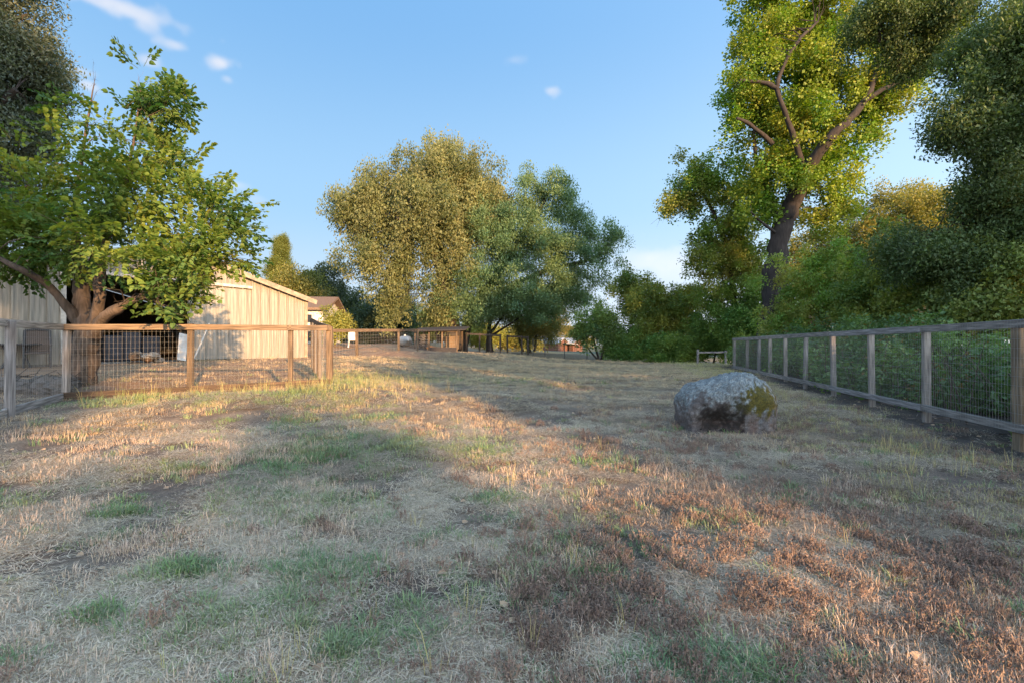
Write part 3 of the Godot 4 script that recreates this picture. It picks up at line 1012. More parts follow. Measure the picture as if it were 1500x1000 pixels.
func yard_things() -> void:
	# white propane tank
	var t := thing("gas_tank", "white rounded gas tank behind the pen fence", "tank", G(-6.95, 33.2, 0.0), 0.5)
	t.scale = Vector3.ONE * 0.7
	var mb := MB.new()
	var p := []
	var r := []
	for i in 15:
		var a := PI * i / 14.0
		var z := -cos(a)
		p.append(Vector3(0, 0.62, (z * 0.35) + (0.7 if z > 0 else -0.7)))
		r.append(max(0.02, 0.46 * sin(a)))
	mb.tube(p, r, 20)
	put(mb, "vessel", M.white_paint, t)
	for s in [-0.5, 0.5]:
		mb = MB.new()
		mb.box(Transform3D(Basis(), Vector3(0, 0.12, s)), Vector3(0.6, 0.3, 0.12), 0.01)
		put(mb, "leg", M.dark_metal, t)
	mb = MB.new()
	mb.tube([Vector3(0, 1.05, 0), Vector3(0, 1.2, 0)], [0.12, 0.1], 10)
	put(mb, "valve_cover", M.white_paint, t)
	# plastic chair
	var c := thing("plastic_chair", "white plastic chair standing on the bare earth behind the rail", "chair", G(-9.35, 30.0), 0.4)
	mb = MB.new()
	mb.box(Transform3D(Basis(), Vector3(0, 0.42, 0)), Vector3(0.5, 0.05, 0.48), 0.02)
	put(mb, "seat", M.white_paint, c)
	mb = MB.new()
	mb.tube([Vector3(0, 0.42, -0.24), Vector3(0, 0.65, -0.27), Vector3(0, 0.86, -0.31), Vector3(0, 0.93, -0.32)], [0.24, 0.26, 0.22, 0.08], 12)
	var bk := put(mb, "backrest", M.white_paint, c)
	bk.scale = Vector3(1, 1, 0.25)
	bk.position.z = -0.2
	for s in [[-1, -1], [1, -1], [-1, 1], [1, 1]]:
		mb = MB.new()
		mb.tube([Vector3(s[0] * 0.26, 0, s[1] * 0.26), Vector3(s[0] * 0.21, 0.42, s[1] * 0.2)], [0.035, 0.04], 7)
		put(mb, "leg", M.white_paint, c)
	# chicken run
	var k := thing("chicken_run", "dark timber and wire animal pen with a low roof beside the oak trunk", "animal pen", G(-4.7, 34.0))
	var inv := -k.position
	var y0 := 0.75
	for q in [[-6.35, 33.5], [-5.4, 33.3], [-4.55, 33.3], [-3.6, 33.3], [-6.2, 36.0], [-3.5, 36.0]]:
		post(k, q[0], q[1], gh(q[0], q[1]) - 0.1, 2.32, 0.11, M.post_brown)
	mb = MB.new()
	mb.box(Transform3D(Basis(Vector3(0, 0, 1), 0.03) * Basis(Vector3.RIGHT, 0.09), Vector3(-4.75, 2.42, -34.6)), Vector3(3.5, 0.1, 3.2), 0.02)
	put(mb, "roof", M.roof_dark, k).position = inv
	mb = MB.new()
	mb.bar(Vector3(-6.35, 2.26, -33.22), Vector3(-3.6, 2.26, -33.22), 0.05, 0.12)
	put(mb, "beam", M.wood_brown, k).position = inv
	mb = MB.new()
	mb.bar(Vector3(-5.35, 1.05, -33.22), Vector3(-3.6, 1.05, -33.22), 0.06, 0.3)
	put(mb, "kick_board", M.roof_dark, k).position = inv
	mb = MB.new()
	for i in 5:
		lump(mb, Vector3(-6.0 + i * 0.05, 1.1 + i * 0.2, -34.0 + i * 0.03), Vector3(0.35, 0.16, 0.25), i * 3.0, 0.5)
	put(mb, "stone_pier", M.grey_rock, k, "stuff").position = inv
	mb = MB.new()
	mb.box(Transform3D(Basis(Vector3.UP, 0.2), Vector3(-4.1, 1.5, -35.0)), Vector3(0.9, 0.9, 0.7), 0.03)
	put(mb, "nest_box", M.wood_brown, k).position = inv
	mb = MB.new()
	for i in 26:
		mb.wire(Vector3(-6.3 + i * 0.105, 0.85, -33.35), Vector3(-6.3 + i * 0.105, 2.25, -33.35), 0.004)
	for i in 9:
		mb.wire(Vector3(-6.35, 0.9 + i * 0.16, -33.35), Vector3(-3.6, 0.9 + i * 0.16, -33.35), 0.004)
	put(mb, "wire_panel", M.wire, k, "stuff").position = inv
	# fence to the right of the oak
	var f := thing("far_fence", "thin dark post and wire fence between the oaks beyond the yard", "fence", G(-1.0, 38.0))
	var pts := [[-3.2, 36.0], [-2.3, 36.3], [-1.55, 36.8], [-0.85, 37.2], [-0.35, 38.5], [0.75, 39.0], [1.2, 38.4]]
	for i in pts.size():
		var x: float = pts[i][0]
		var d: float = pts[i][1]
		post(f, x, d, gh(x, d) - 0.1, 1.4 + (17.0 - i * 0.9) / F * d, 0.12, M.wood_dark)
		if i > 0 and i != 4:
			var x0: float = pts[i - 1][0]
			var d0: float = pts[i - 1][1]
			rail(f, Vector3(x0, 1.4 + (15.0 - (i - 1) * 0.9) / F * d0, -d0 + 0.08), Vector3(x, 1.4 + (15.0 - i * 0.9) / F * d, -d + 0.08), 0.13, 0.05, M.wood_dark, "top_rail")
	# t-post wire fence before the green field
	var w := thing("field_fence", "dark metal post and wire fence in front of the far green field", "fence", G(3.0, 36.5))
	var xs := [1.5, 2.35, 3.75, 5.35, 7.2]
	for i in xs.size():
		mb = MB.new()
		var x: float = xs[i]
		mb.bar(Vector3(x, gh(x, 36.5) - 0.2, -36.5), Vector3(x, gh(x, 36.5) + 1.25, -36.5), 0.05, 0.05)
		put(mb, "post", M.dark_metal, w).position = -w.position
	mb = MB.new()
	for j in 7:
		for i in xs.size() - 1:
			mb.wire(Vector3(xs[i], gh(xs[i], 36.5) + 0.15 + j * 0.17, -36.5), Vector3(xs[i + 1], gh(xs[i + 1], 36.5) + 0.15 + j * 0.17, -36.5), 0.004)
	put(mb, "wire_panel", M.wire, w, "stuff").position = -w.position
	house()
	barn()

func gable(parent: Node3D, at: Vector3, turn: float, w: float, l: float, h: float, rise: float, wall: Material, roof: Material, over := 0.35) -> Node3D:
	# a gabled block, ridge along its local x (length l), width w along z
	var o := Node3D.new()
	var mb := MB.new()
	var c := Vector3(0, h * 0.5, 0)
	for s in [-1.0, 1.0]:
		mb.face([Vector3(-l / 2, 0, s * w / 2), Vector3(l / 2, 0, s * w / 2), Vector3(l / 2, h, s * w / 2), Vector3(-l / 2, h, s * w / 2)], c)
		mb.face([Vector3(s * l / 2, 0, -w / 2), Vector3(s * l / 2, 0, w / 2), Vector3(s * l / 2, h, w / 2), Vector3(s * l / 2, h + rise, 0), Vector3(s * l / 2, h, -w / 2)], c)
	var q := put(mb, "wall", wall, parent)
	q.transform = Transform3D(Basis(Vector3.UP, turn), at)
	mb = MB.new()
	for s in [-1.0, 1.0]:
		var drop := rise * over / (w / 2)
		var a := Vector3(-l / 2 - over, h + rise + 0.1, 0)
		var b := Vector3(l / 2 + over, h + rise + 0.1, 0)
		var e := Vector3(l / 2 + over, h - drop + 0.1, s * (w / 2 + over))
		var g := Vector3(-l / 2 - over, h - drop + 0.1, s * (w / 2 + over))
		var dn := Vector3(0, -0.18, 0)
		mb.face([a, b, e, g], c - Vector3(0, 10, 0))
		mb.face([a + dn, b + dn, e + dn, g + dn], c + Vector3(0, 10, 0))
		mb.face([g, e, e + dn, g + dn], c)
		mb.face([a, g, g + dn, a + dn], c)
		mb.face([b, e, e + dn, b + dn], c)
	var rf := put(mb, "roof", roof, parent)
	rf.transform = q.transform
	o.free()
	return q

func house() -> void:
	var d := 38.0
	var o := thing("white_house", "white house with a brown roof half hidden behind the shed", "house", Vector3(-16.5, 1.4, -41.0), 0.0)
	gable(o, Vector3.ZERO, 0.12, 6.0, 4.0, 2.75, 0.95, M.white_wall, M.roof_brown, 0.5)
	for q in [[1.0, 1.9, 0.55, 0.7], [1.0, 0.6, 0.55, 0.9], [1.72, 1.0, 0.16, 2.0]]:
		var mb := MB.new()
		mb.box(Transform3D(Basis(Vector3.UP, 0.12), Basis(Vector3.UP, 0.12) * Vector3(q[0], q[1], 3.02)), Vector3(q[2], q[3], 0.06), 0.01)
		var w := put(mb, "window", M.white_paint, o)
		mb = MB.new()
		mb.box(Transform3D(Basis(Vector3.UP, 0.12), Basis(Vector3.UP, 0.12) * Vector3(q[0], q[1], 3.06)), Vector3(q[2] - 0.12, q[3] - 0.12, 0.03), 0.005)
		put(mb, "pane", M.dark_glass, w)

func barn() -> void:
	var o := thing("red_barn", "far reddish brown barn with two pale metal gables across the field", "barn", Vector3(7.2, gh(7.2, 92.0), -92.0))
	gable(o, Vector3(0.0, 0, 0), -0.65, 3.4, 4.6, 1.75, 0.75, M.barn_wall, M.roof_pale, 0.3)
	gable(o, Vector3(2.9, 0, -2.2), -0.65, 3.4, 4.6, 1.75, 0.75, M.barn_wall, M.roof_pale, 0.3)
	var mb := MB.new()
	mb.box(Transform3D(Basis(Vector3.UP, 0.5) * Basis(Vector3(0, 0, 1), -0.06), Vector3(3.0, 1.55, 0.9)), Vector3(2.8, 0.08, 2.0), 0.01)
	put(mb, "porch_roof", M.roof_pale, o)
	for x in [2.0, 3.2, 4.3]:
		mb = MB.new()
		mb.bar(Vector3(x, 0, 1.6 - (x - 2.0) * 0.5), Vector3(x, 1.5, 1.6 - (x - 2.0) * 0.5), 0.1, 0.1)
		put(mb, "porch_post", M.wood_dark, o)
	mb = MB.new()
	mb.box(Transform3D(Basis(Vector3.UP, 0.5), Vector3(2.75, 0.7, -0.05)), Vector3(0.06, 1.4, 1.2), 0.01)
	put(mb, "door", M.wood_dark, o)

# ---------------------------------------------------------------- grass
func tuft(count: int, spread: float, hgt: float, w: float, lean: float, wig := 0.3) -> ArrayMesh:
	var mb := MB.new()
	for i in count:
		var a := rng.randf() * TAU
		var r := spread * sqrt(rng.randf())
		var p := Vector3(cos(a) * r, -0.01, sin(a) * r)
		var h := hgt * rng.randf_range(0.45, 1.1)
		var b := a + rng.randf_range(-0.9, 0.9)
		var out := Vector3(cos(b), 0, sin(b)) * lean * rng.randf_range(0.4, 1.2)
		var side := Vector3(-sin(b), 0, cos(b)).rotated(Vector3.UP, rng.randf_range(-0.8, 0.8)) * w * 0.5
		var m := p + (Vector3.UP * 0.62 + out * 0.4) * h
		var t := p + (Vector3.UP * (0.62 + 0.38 * (1.0 - lean * 0.7)) + out) * h + Vector3(rng.randf_range(-1, 1), rng.randf_range(-0.5, 0.3), rng.randf_range(-1, 1)) * h * wig * 0.3
		var k := rng.randf_range(0.65, 1.3)
		mb.col = Color(k, k * rng.randf_range(0.93, 1.05), k * rng.randf_range(0.85, 1.1))
		mb.tri(p - side, m - side * 0.8, p + side)
		mb.tri(p + side, m - side * 0.8, m + side * 0.8)
		mb.tri(m - side * 0.8, t, m + side * 0.8)
	return mb.done()

# flat thatch of fallen straw
func thatch(count: int, spread: float, l: float, w: float) -> ArrayMesh:
	var mb := MB.new()
	for i in count:
		var a := rng.randf() * TAU
		var r := spread * sqrt(rng.randf())
		var p := Vector3(cos(a) * r, rng.randf_range(0.002, 0.022), sin(a) * r)
		var b := rng.randf() * TAU
		var dir := Vector3(cos(b), rng.randf_range(-0.12, 0.28), sin(b)).normalized()
		var side := dir.cross(Vector3.UP).normalized() * w * 0.5
		var m := p + dir * l * 0.5 * rng.randf_range(0.6, 1.2)
		var t := m + (dir + Vector3(rng.randf_range(-0.4, 0.4), -0.25, rng.randf_range(-0.4, 0.4))) * l * 0.4
		var k := rng.randf_range(0.35, 1.4)
		mb.col = Color(k, k * rng.randf_range(0.92, 1.02), k * rng.randf_range(0.8, 1.05))
		mb.tri(p - side, m - side, p + side)
		mb.tri(p + side, m - side, m + side)
		mb.tri(m - side, t, m + side)
	return mb.done()

# curled dead weed
func weed(count: int, spread: float, hgt: float) -> ArrayMesh:
	var mb := MB.new()
	for i in count:
		var a := rng.randf() * TAU
		var r := spread * sqrt(rng.randf())
		var p := Vector3(cos(a) * r, 0, sin(a) * r)
		var t := p + Vector3(rng.randf_range(-0.5, 0.5), 1.0, rng.randf_range(-0.5, 0.5)) * hgt * rng.randf_range(0.4, 1.0)
		var k := rng.randf_range(0.6, 1.4)
		mb.col = Color(k, k * rng.randf_range(0.9, 1.05), k)
		mb.wire(p, t, 0.001)
		for q in 5:
			var u := p.lerp(t, rng.randf_range(0.3, 1.0))
			var dir := (rdir() + Vector3.UP * 0.4).normalized()
			var nr := rdir()
			nr = (nr - dir * nr.dot(dir)).normalized()
			leaf(mb, u, dir, nr, rng.randf_range(0.008, 0.017), rng.randf_range(0.003, 0.006), 0.3)
	return mb.done()

func scatter(called: String, label: String, meshes: Array, n: int, d0: float, d1: float, dens: Callable, colf: Callable, s0: float, s1: float, grow: float, m: Material) -> void:
	var xf := []
	var cols := []
	for k in meshes.size():
		xf.append([]); cols.append([])
	var got := 0
	var tries := 0
	while got < n and tries < n * 30:
		tries += 1
		var d := d0 * pow(d1 / d0, rng.randf())
		var x := rng.randf_range(-1.0, 1.0) * (1.12 * d + 0.5)
		if x > fence_right_x(d) + 0.3 and d < 26.0: continue
		if x < -10.5 - (d - 9.0) * 0.1: continue
		var den: float = dens.call(x, d)
		if rng.randf() > den: continue
		got += 1
		var q := rng.randi() % meshes.size()
		var s := rng.randf_range(s0, s1) * (1.0 + d * grow)
		var b := Basis(Vector3.UP, rng.randf() * TAU).scaled(Vector3(s, s * rng.randf_range(0.75, 1.2), s))
		xf[q].append(Transform3D(b, G(x, d)))
		cols[q].append(colf.call(x, d))
	for q in meshes.size():
		if xf[q].is_empty(): continue
		var o := multi(called, meshes[q], m, xf[q], cols[q], self)
		tag(o, label, "", "", "stuff")

func grass() -> void:
	var straw_col := func(x: float, d: float) -> Color:
		var n := noise.get_noise_2d(x * 1.3 + 11.0, d * 1.3)
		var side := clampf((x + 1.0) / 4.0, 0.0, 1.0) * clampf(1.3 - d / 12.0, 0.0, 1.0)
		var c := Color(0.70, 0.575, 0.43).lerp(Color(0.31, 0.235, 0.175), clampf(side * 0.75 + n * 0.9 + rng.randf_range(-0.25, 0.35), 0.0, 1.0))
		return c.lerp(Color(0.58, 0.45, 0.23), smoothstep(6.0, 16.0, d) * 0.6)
	var dry_dens := func(x: float, d: float) -> float:
		var n := noise.get_noise_2d(x * 2.3 + 5.0, d * 2.3)
		return clampf(0.4 - 0.2 * smoothstep(-0.2, 1.5, x) * smoothstep(9.0, 5.0, d) + n * 2.6 + 1.2 * noise.get_noise_2d(x * 7.0, d * 7.0 + 33.0), 0.03, 1.0) * (1.0 - dirt_at(x, d) * 0.93)
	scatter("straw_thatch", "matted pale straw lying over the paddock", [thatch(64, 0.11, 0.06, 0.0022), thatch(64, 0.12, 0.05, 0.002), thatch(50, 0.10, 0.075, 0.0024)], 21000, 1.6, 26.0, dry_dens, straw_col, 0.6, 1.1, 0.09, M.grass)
	var up_dens := func(x: float, d: float) -> float:
		var n := noise.get_noise_2d(x * 1.7 + 25.0, d * 1.7 + 9.0)
		return clampf(0.28 + n * 1.3 + smoothstep(6.0, 20.0, d) * 0.5 + 0.5 * smoothstep(1.6, 0.5, abs(fence_right_x(d) - 1.0 - x)), 0.0, 1.0) * (1.0 - dirt_at(x, d) * 0.95)
	var up_col := func(x: float, d: float) -> Color:
		if d < 16.0 and rng.randf() < 0.2 + 0.3 * smoothstep(-1.5, 1.5, x): return Color(0.20, 0.135, 0.10).lerp(Color(0.34, 0.25, 0.17), rng.randf())
		if x > 0.0 and fence_right_x(d) - x < 2.2: return Color(0.50, 0.46, 0.22).lerp(Color(0.42, 0.40, 0.16), rng.randf())
		var c := Color(0.62, 0.48, 0.29).lerp(Color(0.50, 0.36, 0.25), rng.randf())
		c = c.lerp(Color(0.36, 0.36, 0.12), 0.5 * clampf(green_at(x, d) + 0.35 * smoothstep(8.0, 22.0, d) * rng.randf(), 0.0, 1.0))
		if d < 6.0: c = c.lerp(Color(0.70, 0.54, 0.42), 0.75)
		return c
	scatter("dry_grass", "short upright dry yellow grass", [tuft(18, 0.05, 0.04, 0.0024, 0.85), tuft(22, 0.06, 0.05, 0.0024, 0.7), tuft(12, 0.04, 0.075, 0.0022, 0.5)], 26000, 1.6, 34.0, up_dens, up_col, 0.6, 1.25, 0.05, M.grass)
	var red_dens := func(x: float, d: float) -> float: return pow(red_at(x, d), 1.7)
	var red_col := func(_x: float, _d: float) -> Color: return Color(0.19, 0.13, 0.10).lerp(Color(0.36, 0.25, 0.19), rng.randf())
	scatter("dead_weeds", "low reddish brown dead weeds", [weed(26, 0.06, 0.06), weed(34, 0.08, 0.05), weed(18, 0.045, 0.07)], 1150, 1.6, 12.0, red_dens, red_col, 0.7, 1.4, 0.03, M.grass)
	var green_dens := func(x: float, d: float) -> float: return pow(green_at(x, d), 1.5) * 1.3 * (1.0 - 0.7 * dirt_at(x, d))
	var green_col := func(x: float, d: float) -> Color:
		var n := noise.get_noise_2d(x * 2.0 + 90.0, d * 2.0)
		var c := Color(0.14, 0.24, 0.105).lerp(Color(0.27, 0.32, 0.16), clampf(0.5 + n + rng.randf_range(-0.3, 0.3), 0.0, 1.0))
		return c.lerp(Color(0.30, 0.29, 0.13), 0.4 * smoothstep(7.0, 12.0, d))
	scatter("green_grass", "patches of short living green grass", [tuft(20, 0.055, 0.05, 0.0035, 0.9), tuft(16, 0.04, 0.075, 0.004, 0.7), tuft(24, 0.07, 0.045, 0.003, 1.0)], 7500, 1.6, 20.0, green_dens, green_col, 0.6, 1.3, 0.06, M.grass)
	# taller grass by the fence corner and scattered stalks
	var tall_dens := func(x: float, d: float) -> float:
		var s := 0.9 * exp(-pow((x + 3.5) / 0.9, 2.0) - pow((d - 9.6) / 0.8, 2.0)) + 0.9 * exp(-pow((x + 6.3) / 0.7, 2.0) - pow((d - 8.3) / 0.35, 2.0)) + 0.5 * exp(-pow((x + 2.6) / 0.8, 2.0) - pow((d - 11.5) / 1.2, 2.0))
		s += 0.35 * exp(-pow((x + 5.0) / 1.5, 2.0) - pow((d - 8.8) / 0.3, 2.0))
		s += 0.003 + 0.05 * smoothstep(0.9, 0.3, abs(fence_right_x(d) - 0.95 - x))
		return s * (1.0 - dirt_at(x, d))
	var tall_col := func(x: float, d: float) -> Color:
		return Color(0.47, 0.40, 0.18).lerp(Color(0.20, 0.26, 0.08), clampf(green_at(x, d) * 1.1 + rng.randf_range(-0.3, 0.2), 0.0, 1.0))
	scatter("tall_grass", "taller grass stalks gone to seed", [tuft(9, 0.05, 0.24, 0.003, 0.35), tuft(14, 0.06, 0.17, 0.003, 0.5)], 1100, 1.8, 20.0, tall_dens, tall_col, 0.6, 1.25, 0.02, M.grass)
	# tufts that stand out one by one
	var lone := [[-2.0, 2.47, 1.5, "bright green weed tuft in the straw near the lower left corner"], [-1.93, 2.95, 1.7, "leaning green grass tuft, larger of the two in the left foreground"],
		[0.45, 3.05, 1.2, "small green tuft among the red weeds right of centre"], [-3.0, 3.95, 1.5, "green tuft at the left foreground beyond the straw"],
		[1.05, 2.05, 1.3, "spreading pale green weed at the bottom right of centre"], [-1.05, 1.95, 1.2, "dark green tuft at the bottom edge left of centre"],
		[3.15, 7.33, 1.9, "green grass tuft at the front foot of the boulder"], [2.5, 7.75, 1.4, "green tuft at the left foot of the boulder"], [2.85, 7.32, 0.9, "short tuft under the dark hollow of the boulder"], [3.75, 7.4, 1.0, "low tuft at the right foot of the boulder"],
		[0.75, 5.55, 1.9, "dry yellow green clump in the sun streak left of the boulder"], [-4.2, 3.95, 1.3, "green tuft near the left edge in the straw"]]
	var tg := tuft(46, 0.05, 0.075, 0.0045, 0.85)
	for q in lone:
		var o := part("grass_tuft", tg, M.grass_green, self)
		o.position = G(q[0], q[1])
		o.scale = Vector3.ONE * q[2]
		o.rotation.y = rng.randf() * TAU
		tag(o, q[3], "grass tuft", "green tufts in the dry paddock")
	# fallen leaves and twigs
	var lx := []
	var lc := []
	var mb := MB.new()
	heart(mb, Vector3(-0.03, 0.012, 0), Vector3(1, 0.1, 0).normalized(), Vector3(0, 1, 0), 0.07, 0.055)
	var lm := mb.done()
	for i in 700:
		var d := 1.7 * pow(14.0 / 1.7, rng.randf())
		var x := rng.randf_range(-1.05, 1.05) * d
		if x > 0 and rng.randf() < 0.6: x = fence_right_x(d) + rng.randf_range(-0.6, 0.5)
		lx.append(Transform3D((Basis(Vector3.UP, rng.randf() * TAU) * Basis(Vector3.RIGHT, rng.randf_range(-0.5, 0.5))).scaled(Vector3.ONE * rng.randf_range(0.35, 0.9)), G(x, d, 0.012)))
		lc.append(Color(0.42, 0.30, 0.19).lerp(Color(0.22, 0.14, 0.09), rng.randf()))
	tag(multi("leaf_litter", lm, M.grass, lx, lc, self), "fallen dry leaves scattered over the ground", "", "", "stuff")
	var big := part("fallen_leaf", lm, M.dry_leaf, self)
	big.position = G(1.72, 2.17, 0.02)
	big.scale = Vector3.ONE * 1.15
	big.rotation = Vector3(0.15, 0.6, 0.1)
	tag(big, "large curled tan leaf lying alone at the lower right", "leaf")
	mb = MB.new()
	for i in 300:
		var d := rng.randf_range(3.5, 22.0)
		var x := fence_right_x(d) + rng.randf_range(-0.55, 0.8)
		var p := G(x, d, 0.015)
		mb.col = Color(0.16, 0.12, 0.1) * rng.randf_range(0.5, 1.7)
		mb.wire(p, p + Vector3(rng.randf_range(-0.16, 0.16), rng.randf_range(0, 0.03), rng.randf_range(-0.16, 0.16)), 0.005)
	var tw := put(mb, "fallen_twigs", M.grass, self, "stuff")
	tag(tw, "dead twigs littering the dark soil under the right fence")

# ---------------------------------------------------------------- trees
func trees() -> void:
	var oak := clump(46, 0.55, 0.15, 0.075, 0.5)
	var live := clump(46, 0.55, 0.15, 0.08, 0.1)
	var cotton := clump(34, 0.55, 0.15, 0.135, 0.4)
	var fine := clump(60, 0.45, 0.09, 0.045, 0.1)
	var bush := clump(44, 0.5, 0.14, 0.085, 0.2)
	# forked fruit tree behind the left fence
	var sp := sprig(14, 0.36, 0.092, 0.07, 0.5)
	tree("mulberry_tree", "broad leafy tree with a forked trunk standing behind the left fence", "tree", 9.75, [
		[[121, 562, 0, 0.2], [124, 520, 0, 0.2], [127, 490, 0, 0.2], [118, 450, 0, 0.13], [117, 405, 0.1, 0.11], [108, 330, 0.2, 0.06], [118, 230, 0.3, 0.03], [136, 120, 0.2, 0.006]],
		[[120, 480, 0, 0.1], [98, 450, -0.2, 0.08], [72, 420, -0.4, 0.065], [30, 395, -0.8, 0.05], [-20, 370, -1.0, 0.03]],
		[[130, 490, 0, 0.13], [143, 450, -0.2, 0.1], [145, 400, -0.3, 0.085], [160, 330, 0.1, 0.05], [190, 230, 0.0, 0.025], [204, 130, -0.2, 0.006]],
		[[132, 500, 0, 0.13], [148, 470, -0.3, 0.1], [172, 452, -0.5, 0.085], [195, 440, -0.3, 0.045], [235, 412, -0.4, 0.025], [280, 380, -0.6, 0.01]],
		[[121, 440, 0, 0.1], [131, 400, 0.4, 0.09], [150, 350, 0.8, 0.05], [220, 290, 0.6, 0.025], [270, 260, 0.4, 0.008]],
		[[112, 380, 0, 0.06], [80, 330, 0.3, 0.04], [40, 270, 0.5, 0.025], [25, 230, 0.4, 0.008]]],
		[[150, 280, 0, 90, 80, 1.5, 1.0], [60, 305, 0, 85, 75, 1.5, 1.0], [225, 290, -0.2, 70, 65, 1.3, 1.0], [295, 315, -0.4, 45, 42, 1.0, 0.9], [200, 360, -0.6, 95, 48, 1.2, 1.0],
		[100, 365, -0.3, 100, 32, 1.2, 0.5], [30, 360, -0.3, 90, 50, 1.2, 0.9], [225, 415, -1.0, 60, 40, 0.7, 1.0], [190, 428, -0.9, 42, 26, 0.5, 0.9], [240, 438, -1.0, 40, 22, 0.5, 0.9], [270, 395, -0.9, 50, 48, 0.7, 0.9], [300, 370, -0.6, 45, 40, 0.9, 0.9],
		[200, 205, 0, 40, 45, 0.8, 0.8], [222, 165, 0, 20, 28, 0.4, 1.2], [250, 150, 0, 8, 16, 0.25, 4.0], [132, 108, 0.2, 9, 36, 0.25, 26.0], [140, 185, 0, 28, 30, 0.6, 0.6], [203, 125, -0.2, 10, 28, 0.25, 16.0], [255, 235, -0.1, 30, 28, 0.6, 0.7], [335, 300, -0.4, 18, 12, 0.4, 0.5], [325, 345, -0.4, 26, 26, 0.5, 0.7], [315, 395, -0.5, 30, 26, 0.5, 0.6], [290, 420, -0.7, 30, 20, 0.5, 0.6], [345, 375, -0.5, 12, 16, 0.3, 0.4]],
		{"mesh": sp, "n": 2000, "s0": 0.75, "s1": 1.25, "a": Color(0.075, 0.17, 0.05), "b": Color(0.24, 0.32, 0.055), "gap": -0.04, "shell": 0.6, "orient": true, "br": 0.4, "per": 5, "freq": 0.8, "seed": 3}, M.bark_brown, "", 7)
	# dark oak over the upper left corner
	tree("shade_oak", "dark small leaved oak hanging into the upper left corner", "tree", 13.0, [
		[[-140, 545, 0, 0.4], [-140, 420, 0, 0.34], [-120, 250, 0, 0.28], [-90, 100, 0, 0.2], [-40, -20, 0, 0.1]],
		[[-130, 330, 0, 0.18], [-60, 220, -0.5, 0.12], [20, 130, -0.8, 0.06]],
		[[-120, 250, 0, 0.15], [-30, 60, 0, 0.1], [40, 20, 0, 0.04]]],
		[[0, 60, 0, 60, 80, 1.4, 1.0], [20, 170, -0.2, 52, 70, 1.3, 1.0], [0, 280, -0.2, 50, 60, 1.2, 1.0], [-60, 150, 0, 90, 150, 2.0, 0.8], [45, 100, 0, 34, 36, 0.8, 0.8], [10, -10, 0, 50, 50, 1.0, 0.8], [-30, 330, 0, 60, 60, 1.2, 0.7], [62, 110, 0, 22, 10, 0.4, 0.4], [-120, 20, 0, 120, 130, 2.5, 0.7]],
		{"mesh": fine, "n": 2600, "s0": 0.6, "s1": 1.1, "a": Color(0.090, 0.117, 0.093), "b": Color(0.181, 0.210, 0.143), "gap": -0.14, "br": 0.5, "per": 8, "freq": 0.9, "seed": 4}, M.bark_dark)
	# big weeping oak and its dark neighbour
	tree("valley_oak", "tall olive oak with a weeping left side lit by low sun", "tree", 40.0, [
		[[662, 516, 0, 0.75], [664, 490, 0, 0.6], [655, 450, 0, 0.5], [650, 400, 0, 0.42], [640, 330, 0.5, 0.32], [650, 260, 0.5, 0.18]],
		[[656, 440, 0, 0.36], [632, 365, -1.5, 0.3], [608, 325, -2.5, 0.24], [602, 290, -2.5, 0.18], [620, 255, -2, 0.1]],
		[[610, 330, -2.4, 0.14], [570, 315, -2.2, 0.08], [540, 305, -1.8, 0.04]],
		[[652, 420, 0, 0.3], [690, 350, 0, 0.22], [720, 290, 0, 0.12]],
		[[648, 500, 1.5, 0.4], [640, 460, 1.6, 0.34], [642, 420, 1.4, 0.3]]],
		[[650, 265, 0, 62, 52, 3.5, 1.0], [600, 290, -0.5, 60, 45, 3.2, 1.0], [540, 300, -1, 52, 50, 3.0, 1.0], [520, 345, -1, 36, 50, 2.4, 0.9], [555, 375, -1.5, 40, 55, 2.2, 0.9], [580, 415, -1.5, 24, 55, 1.6, 0.9], [572, 450, -1.5, 14, 32, 1.0, 0.8],
		[605, 350, -1, 40, 55, 2.8, 0.9], [640, 320, -1, 55, 50, 3.4, 1.0], [655, 380, -1, 50, 45, 3.0, 0.9], [700, 285, 0, 44, 42, 2.8, 1.0], [720, 310, 0.5, 30, 40, 2.2, 0.8], [640, 440, -1, 30, 40, 2.0, 0.6], [650, 230, 0, 30, 22, 2.0, 0.8], [495, 310, -1, 14, 20, 1.2, 0.5], [545, 260, -1, 24, 14, 1.4, 0.5]],
		{"mesh": oak, "n": 4600, "s0": 0.6, "s1": 1.15, "a": Color(0.135, 0.17, 0.066), "b": Color(0.29, 0.30, 0.135), "gap": -0.04, "freq": 0.8, "seed": 8, "by": 1.3, "per": 10, "br": 0.95, "hang": 1.4, "ystretch": 0.45, "shell": 0.45}, M.bark_dark)
